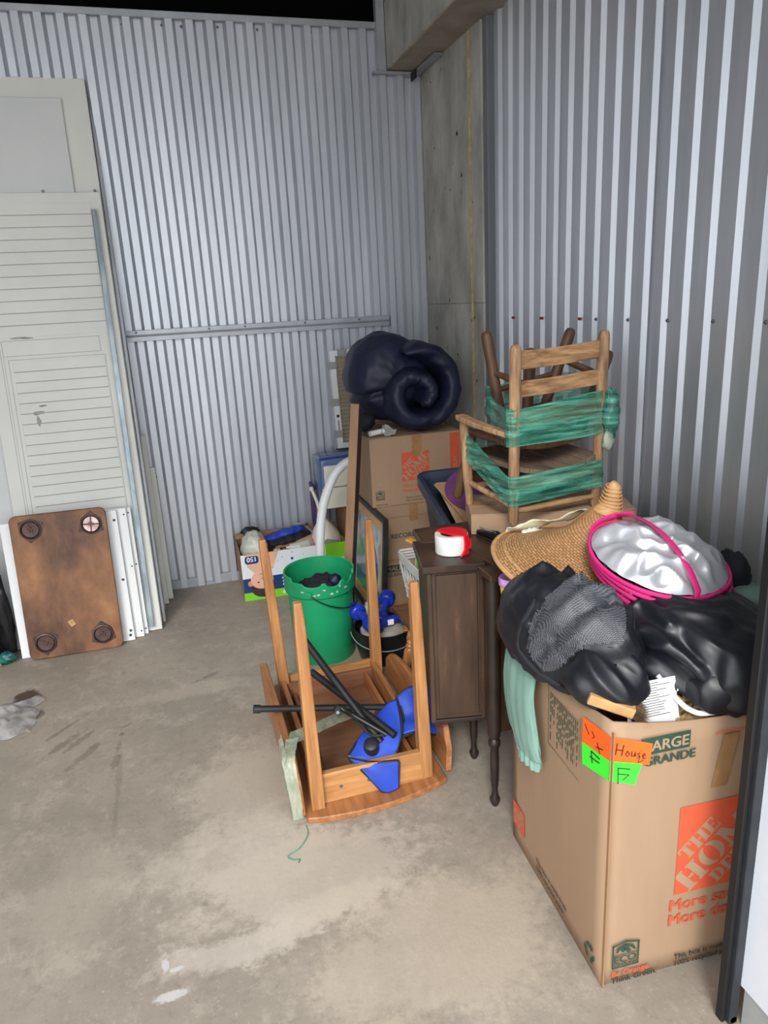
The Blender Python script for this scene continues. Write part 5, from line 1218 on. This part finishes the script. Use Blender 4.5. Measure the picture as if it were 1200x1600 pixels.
# neon notes folded round the corner
ql = m @ frame((-.0125,0,0),(0,-1,0),(0,0,1))      # left face, x runs towards the front corner at 0
ql2 = m @ frame2((-.0015,0,0),(0,0,1),(.085,-1,0))
def note(poly_f, poly_l, mname, nm):
    o = MB(qn).flat(poly_f, .0012).build(nm, mname, t); b = MB(ql2).flat(poly_l, .0012); b.build(nm, mname, t); return o
n1 = note([(-.001,.644),(.088,.616),(.083,.566),(-.001,.588)], [(-.094,.634),(.001,.645),(.001,.588),(-.096,.572)], 'note_o', 'orange_note')
n2 = note([(-.001,.588),(.068,.571),(.054,.523),(-.001,.541)], [(-.096,.572),(.001,.588),(.001,.541),(-.092,.520)], 'note_g', 'green_note')
def scrawl(pts, mm, par, r=.0011): MB(mm).tube([(x,y,.0022) for x, y in pts], r, 5).build('handwriting', 'marker', par)
scrawl([(.012,.628),(.009,.602)], qn, n1); scrawl([(.026,.622),(.022,.598)], qn, n1); scrawl([(.010,.614),(.025,.609)], qn, n1)
scrawl([(.034,.606),(.03,.6),(.034,.594),(.039,.599),(.035,.606)], qn, n1); scrawl([(.044,.604),(.043,.594),(.049,.593),(.051,.602),(.052,.592)], qn, n1); scrawl([(.062,.598),(.056,.597),(.061,.591),(.056,.587)], qn, n1); scrawl([(.066,.59),(.073,.591),(.072,.596),(.067,.592),(.069,.584),(.075,.585)], qn, n1)
scrawl([(.062,.59),(.058,.576),(.07,.58)], qn, n1, .0008)
scrawl([(.016,.570),(.017,.533)], qn, n2); scrawl([(.016,.570),(.042,.563)], qn, n2); scrawl([(.016,.556),(.040,.55),(.028,.54)], qn, n2)
scrawl([(-.06,.572),(-.055,.546)], ql2, n2); scrawl([(-.06,.572),(-.03,.572)], ql2, n2); scrawl([(-.064,.556),(-.03,.562)], ql2, n2)
for p in ([(-.085,.622),(-.07,.606)],[(-.06,.62),(-.05,.612),(-.058,.604)],[(-.045,.592),(-.02,.6)],[(-.04,.605),(-.03,.584)]): scrawl(p, ql2, n1, .0009)
# print on the left face
b = MB(ql)
for r in ((-.25,.47,-.2485,.628),(-.10,.52,-.0985,.628),(-.25,.4685,-.10,.47)): b.rect(*r, .0012)
b.build('printed_frame', 'gr_ink', t)
b = MB(ql)
random.seed(11)
for i in range(16):
    x = -.24+.0085*i; z = .612
    while z > .50:
        l = random.uniform(.008,.03); b.rect(x,z-l,x+.0035,z,.0012); z -= l+.007
        if random.random() < .12: break
b.build('printed_small_text', 'gr_ink', t)['kind'] = 'stuff'
qb = m @ frame((-.0042,0,0),(0,-1,0),(0,0,1))
lgs = logo(t, qb @ Matrix.Translation((-.478,.062,.0)), .075)
recycle(t, qb @ Matrix.Translation((-.045,.05,0)), .055)
words(t, qb, [('This box is made from',.019,-.33,.052,.02),('100% recycled paper.',.019,-.33,.03,.02)], 'bk_ink')
# ------------------------------------------------------------------ things in and on the large box
def fold(p, d, seed, f=1.0):
    # long soft ridges running along d
    d = V(d).normalized(); a = V(p); l = a.dot(d); q = (a-d*l*.78)*f+V((seed,seed*.7,seed*1.3))
    w = V((noise.noise(q*2.1),noise.noise(q*2.1+V((7,3,1))),0))*.25
    r1 = 1-abs(noise.noise(q*4+w))*2.4; r2 = 1-abs(noise.noise(q*8.5+w*2+V((3,8,2))))*2.4
    return r1*.65+r2*.3
def heap(C_, ex, ey, ez, prof, amp, d, seed, e=.8, nu=60, nv=110, low=.25, rfun=None, ff=1.0):
    C_ = V(C_); ex = V(ex); ey = V(ey); ez = V(ez)
    def fn(u, v):
        ph = PI*(.004+.99*u); a = 2*PI*v; s = math.sin(ph)**e; c = math.cos(ph); c = math.copysign(abs(c)**prof, c)
        if c < 0: c *= low
        rf = rfun(a) if rfun else 1
        p = C_+ex*(math.cos(a)*s*rf)+ey*(math.sin(a)*s*rf)+ez*c
        n = (ex.normalized()*math.cos(a)*s/ex.length+ey.normalized()*math.sin(a)*s/ey.length+ez.normalized()*c/ez.length).normalized()
        return p+n*amp*fold(p, d, seed, ff)
    return fn
def polar(tab):
    # tab: (degrees, radius factor)
    tab = sorted(tab)
    def g(a):
        dg = math.degrees(a) % 360
        for (a0, r0), (a1, r1) in zip(tab, tab[1:]+[(tab[0][0]+360, tab[0][1])]):
            x = dg if dg >= a0 else dg+360
            if a0 <= x <= a1:
                k = (x-a0)/(a1-a0); k = k*k*(3-2*k); return r0+(r1-r0)*k
        return 1
    return g
# filling that carries the clothes: dark garment bulk below
t = thing('sage_jacket', 'sage green cotton jacket underneath, one elastic cuff hanging over the box side', 'jacket', (.9,1.35,.65))
MB().grid(heap((.975,1.33,.68),(.225,0,0),(0,.17,0),(0,0,.06),.8,.012,(1,.3,0),3), 40, 70, cv=True).build('jacket_body', 'sage', t, smooth=True, angle=150)
slv = bez([(.80,1.46,.70),(.752,1.43,.665),(.728,1.41,.60),(.724,1.40,.53),(.727,1.385,.465),(.729,1.372,.435),(.731,1.365,.415),(.731,1.362,.392)], 44)
n_ = len(slv)
def sleeve(u, v):
    i = min(n_-1, int(u*(n_-1)+.5)); p = slv[i]; a = 2*PI*v
    w = .062+.012*math.sin(u*4)-.0*u; h = .017
    if u > .80: w = .062-.016*min(1,(u-.80)/.06)
    pl_ = .004*math.sin(a*14)*(1 if u > .82 else .15)
    k = 1+.12*noise.noise(V((u*6,math.cos(a)*2,math.sin(a)*2)))
    return (p.x-math.sin(a)*(h+pl_)*k, p.y+math.cos(a)*w*k, p.z+.006*noise.noise(V((u*9,v*5,2))))
MB().grid(sleeve, n_, 84, cv=True).build('sleeve', 'sage', t, smooth=True, angle=150)
MB().grid(heap((1.125,1.055,.702),(.042,.0,.018),(.0,.012,-.004),(-.008,0,.026),.9,.004,(1,0,0),7), 20, 30, cv=True).build('sleeve_end', 'sage', t, smooth=True, angle=150)
MB().grid(heap((1.27,1.30,.765),(.07,-.02,-.01),(0,.07,0),(0,0,.03),.9,.006,(1,0,0),8), 24, 36, cv=True).build('jacket_collar', 'sage', t, smooth=True, angle=150)
MB().grid(heap((.838,1.135,.680),(.042,.0,-.006),(0,.03,0),(0,-.01,.022),.9,.010,(1,0,1),5, ff=3), 30, 44, cv=True).build('jacket_hem', 'sage', t, smooth=True, angle=150)
MB().grid(heap((.738,1.275,.715),(.012,-.004,.006),(-.006,.02,-.006),(-.004,-.014,.034),.7,.003,(1,0,1),6, ff=3), 24, 34, cv=True).build('jacket_facing', 'sage', t, smooth=True, angle=150)
t = thing('black_jacket', 'shiny black jacket with grey mesh lining heaped on the large box', 'jacket', (.95,1.3,.7))
import numpy as np
# drawn folds: (height, half width, points along the crest)
RB = [
  (0.02,0.014,[(0.878, 1.208, 0.754), (0.927, 1.24, 0.809), (0.947, 1.219, 0.817), (0.952, 1.169, 0.807), (0.951, 1.144, 0.797)]),
  (0.022,0.018,[(0.872, 1.198, 0.732), (0.893, 1.136, 0.706), (0.927, 1.088, 0.682), (0.972, 1.05, 0.672)]),
  (0.016,0.013,[(0.888, 1.182, 0.758), (0.923, 1.136, 0.773), (0.952, 1.084, 0.755), (0.971, 1.049, 0.716)]),
  (0.016,0.014,[(0.962, 1.191, 0.818), (1.0, 1.149, 0.818), (1.051, 1.117, 0.811), (1.086, 1.095, 0.798)]),
  (0.012,0.01,[(0.892, 1.205, 0.775), (0.917, 1.184, 0.791), (0.93, 1.145, 0.784), (0.931, 1.124, 0.772)]),
  (-0.03,0.02,[(1.095, 1.112, 0.805), (1.013, 1.077, 0.783), (0.977, 1.045, 0.717)]),
  (0.018,0.014,[(1.098, 1.074, 0.784), (1.025, 1.057, 0.77), (0.993, 1.043, 0.735), (1.002, 1.03, 0.709)]),
  (0.014,0.012,[(0.885, 1.159, 0.731), (0.915, 1.107, 0.73), (0.944, 1.069, 0.711)]),
  (-0.02,0.012,[(0.877, 1.198, 0.747), (0.901, 1.135, 0.74), (0.932, 1.083, 0.717), (0.964, 1.051, 0.695)]),
  (0.018,0.016,[(0.938, 1.273, 0.816), (0.984, 1.22, 0.829), (1.027, 1.168, 0.827), (1.126, 1.168, 0.814)]),
  (-0.014,0.012,[(0.96, 1.142, 0.801), (0.955, 1.104, 0.777), (0.967, 1.067, 0.75)]),
]
RA = [
  (0.016,0.012,[(0.851, 1.312, 0.913), (0.813, 1.356, 0.869), (0.75, 1.329, 0.844), (0.718, 1.344, 0.78), (0.71, 1.346, 0.71), (0.723, 1.287, 0.683), (0.758, 1.207, 0.666)]),
  (0.018,0.016,[(0.883, 1.233, 0.865), (0.824, 1.258, 0.865), (0.756, 1.259, 0.827), (0.714, 1.316, 0.73)]),
  (0.016,0.014,[(0.878, 1.24, 0.841), (0.775, 1.204, 0.809), (0.742, 1.232, 0.758), (0.722, 1.286, 0.69)]),
  (-0.018,0.012,[(0.882, 1.234, 0.853), (0.795, 1.22, 0.842), (0.744, 1.246, 0.79), (0.719, 1.292, 0.717)]),
  (0.014,0.012,[(0.86, 1.205, 0.831), (0.799, 1.199, 0.829), (0.769, 1.194, 0.782), (0.778, 1.18, 0.776)]),
  (0.016,0.014,[(0.882, 1.228, 0.833), (0.854, 1.178, 0.816), (0.82, 1.152, 0.786), (0.769, 1.193, 0.777)]),
  (-0.016,0.012,[(0.766, 1.306, 0.856), (0.737, 1.304, 0.817), (0.719, 1.314, 0.77)]),
  (0.02,0.018,[(0.812, 1.387, 0.893), (0.757, 1.409, 0.842), (0.727, 1.484, 0.724)]),
  (-0.016,0.014,[(0.82, 1.369, 0.875), (0.744, 1.361, 0.839), (0.712, 1.415, 0.745)]),
  (0.018,0.016,[(0.726, 1.482, 0.713), (0.711, 1.365, 0.682), (0.732, 1.262, 0.671), (0.763, 1.197, 0.67)]),
  (0.014,0.01,[(0.868, 1.273, 0.896), (0.81, 1.302, 0.873), (0.745, 1.298, 0.829)]),
]
ZONE = [(0.262, 1.47), (0.202, 1.459), (0.146, 1.427), (0.103, 1.387), (0.07, 1.331), (0.062, 1.277), (0.077, 1.247), (0.099, 1.226), (0.125, 1.232), (0.147, 1.26), (0.179, 1.292), (0.249, 1.299), (0.264, 1.352), (0.261, 1.402)]
def draped(fn, nu, nv, folds, gain=1.0):
    P = np.array([[tuple(fn(i/(nu-1), j/nv)) for j in range(nv)] for i in range(nu)])
    for it in range(2):
        du = np.gradient(P, axis=0); dv = np.roll(P, -1, 1)-np.roll(P, 1, 1)
        n = np.cross(du, dv); n /= np.linalg.norm(n, axis=2, keepdims=True)+1e-9
        c = P.mean(axis=(0,1)); s = np.sign(((P-c)*n).sum(2).mean()); n *= s
        if it: break
        D = np.zeros(P.shape[:2])
        for A, w, pts in folds:
            L = np.array([tuple(p) for p in bez(pts, 8*len(pts))]); best = np.full(P.shape[:2], 9.0); T = np.zeros(P.shape[:2])
            for k in range(len(L)-1):
                a, b = L[k], L[k+1]; ab = b-a; t = np.clip(((P-a) @ ab)/(ab @ ab), 0, 1); d = np.linalg.norm(P-a-t[..., None]*ab, axis=2)
                m_ = d < best; best = np.where(m_, d, best); T = np.where(m_, (k+t)/(len(L)-1), T)
            x = best/w; D += A*gain*(.45*np.exp(-x**2)+.55*np.exp(-1.9*x))*np.clip(np.minimum(T, 1-T)*7+.25, 0, 1)
        F = np.array([[fold(tuple(P[i, j]), (.4,-.7,-.5), 77, 5.0) for j in range(nv)] for i in range(nu)])
        P = P+n*(D+.0035*F)[..., None]
    return P, n
def grid_faces(nu, nv): return [(i*nv+j, (i+1)*nv+j, (i+1)*nv+(j+1) % nv, i*nv+(j+1) % nv) for i in range(nu-1) for j in range(nv)]
def inside(x, y, poly):
    r = False
    for (x0, y0), (x1, y1) in zip(poly, poly[1:]+poly[:1]):
        if (y0 > y) != (y1 > y) and x < (x1-x0)*(y-y0)/(y1-y0)+x0: r = not r
    return r
hA = heap((.815,1.325,.705),(.105,-.02,-.01),(-.02,.195,.01),(0,-.02,.165),.85,.009,(.5,-.6,-.6),21, rfun=polar([(0,1.0),(60,.95),(110,1.05),(140,1.1),(165,1.16),(190,1.05),(225,1.0),(270,1.0),(320,.95)]), ff=2.6)
PA, NA = draped(hA, 110, 190, RA, 1.45)
b = MB(); b.v = [V(p) for p in PA.reshape(-1,3)]; b.f = grid_faces(110, 190); b.build('jacket_left', 'blackfab', t, smooth=True, angle=150)
hB = heap((1.05,1.235,.70),(.19,-.03,-.01),(.0,.22,.02),(0,-.02,.135),.8,.009,(.35,-.8,-.4),31, rfun=polar([(0,1.0),(90,1.0),(180,.9),(230,.9),(262,1.06),(285,1.05),(310,.92)]), ff=2.4)
PB_, NB_ = draped(hB, 110, 190, RB, 1.2)
b = MB(); b.v = [V(p) for p in PB_.reshape(-1,3)]; b.f = grid_faces(110, 190); b.build('jacket_right', 'blackfab', t, smooth=True, angle=150)
hC = heap((.80,1.165,.712),(.072,-.02,-.008),(.015,.05,.035),(0,-.035,.045),.8,.022,(.4,-.6,-.6),41, ff=3.2)
MB().grid(hC, 54, 80, cv=True).build('jacket_flap', 'blackfab', t, smooth=True, angle=150)
hD = heap((1.04,1.085,.675),(.085,0,-.01),(0,.055,.03),(0,-.03,.05),.9,.020,(.3,-.5,-.8),43, ff=3.2)
MB().grid(hD, 54, 80, cv=True).build('jacket_flap', 'blackfab', t, smooth=True, angle=150)
for ci, rr_ in ((0,.0075),(9,.009),(4,.006),(5,.006)):
    path = [np.array(tuple(p)) for p in bez(RA[ci][2], 30)][4 if ci == 0 else 1:]; fl_ = PA.reshape(-1,3); nn_ = NA.reshape(-1,3); q_ = []
    for p in path:
        k = int(((fl_-p)**2).sum(1).argmin()); q_.append(fl_[k]*.5+p*.5+nn_[k]*.006)
    for _ in range(3): q_ = [q_[0]]+[(q_[i-1]+q_[i]*2+q_[i+1])/4 for i in range(1, len(q_)-1)]+[q_[-1]]
    MB().tube([V(p) for p in q_], [rr_*min(1, .25+min(i, len(q_)-1-i)*.25) for i in range(len(q_))], 8).build('jacket_hem', 'blackfab_m', t, smooth=True)
# the grey mesh panel covers the middle of the left half
PM = PA+NA*.0022; er, eu = np.array((.90,-.43,0)), np.array((.18,.37,.91))
flat_ = PM.reshape(-1,3); nf = NA.reshape(-1,3); fs = []
for f in grid_faces(110, 190):
    c = flat_[list(f)].mean(0); nn = nf[f[0]]
    if nn @ np.array((-.35,-.75,.55)) > .05 and inside(c @ er, c @ eu, ZONE): fs.append(f)
used = sorted({i for f in fs for i in f}); mp_ = {v: k for k, v in enumerate(used)}
b = MB(); b.v = [V(flat_[i]) for i in used]; b.f = [tuple(mp_[i] for i in f) for f in fs]; b.build('mesh_panel', 'meshfab', t, smooth=True, angle=150)
t2 = tag(MB().grid(lump((1.255,1.33,.80),(.05,.05,.07),.2,2.5,seed=15), 18, 24, cv=True).build('fabric_bundle', 'blackfab_m', None, smooth=True, angle=150), 'black rounded fabric bundle behind the silver sunshade by the metal wall', 'bundle')
# folded sunshade: three pink-bound rings and a silver face
t = thing('sunshade', 'folded silver car sunshade with magenta edging on top of the black jacket', 'sunshade', (1.05,1.28,.86))
sc = V((1.046,1.33,.886)); e1 = V((.152,-.045,-.024)); e2 = V((-.038,-.132,-.044)); sn = e1.cross(e2).normalized()
if sn.z < 0: sn = -sn
def ringp(a, k, off): return sc+e1*math.cos(a)*k+e2*math.sin(a)*k+sn*off
def fan(a): return .42+.58*(.5+.5*math.cos(a-.55))
RINGS = ((1.0,0.0,0.0),(1.0,-.018,.006),(1.01,-.044,.018),(1.02,-.074,.030))
def ringat(i, a, kk=1.0):
    k, off, sh = RINGS[i]; f_ = fan(a); return ringp(a, k*kk, off*f_)+V((sh*f_, -.004*i*f_, -.004*i*f_))+sn*.003*math.sin(2*a+i*.5)
for i in range(4):
    MB().tube([ringat(i, 2*PI*j/90) for j in range(90)], .0052, 8, closed=True, ry=.0042).build('binding_ring', 'pink', t, smooth=True)
for i, m_ in enumerate(('pink','leopard','leopard')):
    def side(u, v, i=i):
        a = 2*PI*u; p = ringat(i, a, .98).lerp(ringat(i+1, a, .98), v); q = (p-sc); return p-q*(.025*math.sin(PI*v)+.02*noise.noise(V((math.cos(a)*4,math.sin(a)*4,i+v))))
    MB().grid(side, 90, 6, cu=True).build('fabric_layer', m_, t, smooth=True, angle=150)
def lowdisc(u, v):
    a = 2*PI*v; return sc.lerp(ringat(3, a), u+.001)+sn*(-.03*(1-u))
MB().grid(lowdisc, 12, 60, cv=True).build('lower_fabric', 'leopard', t, smooth=True)
def face(u, v, crum=1.0):
    a = 2*PI*v; r = .97*u+.001; p = ringp(a, r, 0)
    h = .042*(1-r**2.8)
    wv = 1-abs(noise.noise(V((p.x*8+p.y*5,p.y*10,1.3))))*2.6; w2 = 1-abs(noise.noise(V((p.x*17-p.y*9+3,p.y*21+p.x*6,4))))*2.4
    return p+sn*(h+crum*(.020*wv*(1-r**4)+.015*w2*(1-r**8)))
fc = MB().grid(face, 50, 120, cv=True).build('silver_face', 'silver', t, smooth=True, angle=150)
sp_ = []
for k in range(31):
    s = k/30; c1, c2 = -.36+.56*s, -.93+1.92*s; rr = math.hypot(c1, c2)
    if rr > 1: c1, c2, rr = c1/rr, c2/rr, 1.0
    h = .042*(1-(rr*.97)**2.8)+.018+.012*(1-rr)
    sp_.append(sc+e1*c1+e2*c2+sn*h)
sp_ += [sp_[-1]+e2*.04-sn*.02, ringat(2, 1.38)+e2*.03]
MB().tube(sp_, .0105, 8, ry=.0022, side=e1).build('strap', 'pink', t, smooth=True)
MB().tube([ringp(a, 1.03, .008+.012*math.sin((a-3.6)*1.6)) for a in [3.7+.9*k/14 for k in range(15)]], .007, 8, ry=.003).build('strap_loop', 'pink', t, smooth=True)
# brush, papers, wire rack and seagrass basket at the front edge
t = thing('scrub_brush', 'wooden block brush with brown bristles poking out of the large box', 'brush', (.785,1.10,.66))
f = frame2((.782,1.102,.668), (.62,.12,-.5), (.5,-.6,.5))
f = frame((.785,1.115,.690), (.80,-.42,-.30), (.45,.85,.1))
MB(f).box((-.05,-.028,-.012),(.045,.028,.012)).build('brush_block', 'wood_block', t, bevel=.003, seg=2)
random.seed(5)
b = MB(f)
b.v = []; b.f = []
for i in range(420):
    y, z = random.uniform(-.025,.025), random.uniform(-.011,.011)
    b.add([(.044,y-.0015,z),(.044,y+.0015,z),(.075+random.uniform(-.008,.012),y*1.35+random.uniform(-.006,.006),z-.012+random.uniform(-.008,.008))],[(0,1,2)])
o = b.build('bristles', 'bristle', t); o['kind'] = 'stuff'
t = thing('paper_sheet', 'white printed paper standing at front edge of the large box', 'paper', (.87,1.075,.66))
f = frame2((.812,1.082,.585), (.0,.25,1), (1,-.06,0))
MB(f).box((0,0,0),(.118,.135,.001)).build('sheet', 'paper', t)
b = MB(f)
random.seed(8)
for i in range(14): b.rect(.02,.128-.0052*i,.02+random.uniform(.05,.085),.1295-.0052*i,.0013)
o = b.build('printed_lines', 'ink', t); o['kind'] = 'stuff'
tag(MB(frame2((.818,1.078,.58), (.0,.25,1), (1,-.06,0))).box((0,0,0),(.022,.075,.006)).build('blue_folder', 'blue_db', None, bevel=.001), 'slim blue folder corner beside the bristles in the large box', 'folder')
t = thing('wire_rack', 'white coated wire rack at right front edge of the large box', 'rack', (1.05,1.07,.65))
ro = bez([(.905,1.13,.712),(.925,1.085,.672),(.945,1.064,.655),(.975,1.055,.650),(1.06,1.048,.652),(1.17,1.042,.655)], 40)
MB().tube(ro, .0058, 10).build('outer_wire', 'white', t, smooth=True)
MB().tube([(.93,1.10,.69),(1.0,1.09,.678),(1.08,1.085,.676),(1.17,1.08,.676)], .0042, 8).build('inner_wire', 'white', t, smooth=True)
for i, (a, c) in enumerate((((.935,1.10,.690),(.955,1.125,.71)),((.955,1.125,.71),(.975,1.093,.682)),((.975,1.093,.682),(.995,1.125,.708)),((.995,1.125,.708),(1.02,1.09,.678)))): MB().tube([a, c], .0035, 8).build('cross_wire', 'white', t, smooth=True)
t = thing('seagrass_basket', 'woven seagrass basket behind the white wire rack in large box', 'basket', (1.06,1.11,.6))
for r_ in range(3):
    for c_ in range(16):
        x = .925+.0158*c_+(.008 if r_ % 2 else 0); y = 1.092+.012*r_-.0012*c_; z = .625+.014*r_
        MB().tube([(x-.010,y,z-.006),(x,y-.004,z+.002),(x+.010,y,z+.008)], [.003,.0068,.003], 6).build('woven_strand', 'seagrass', t, smooth=True)
MB().box((.92,1.105,.43),(1.19,1.23,.65)).build('basket_body', 'seagrass', t, bevel=.01)
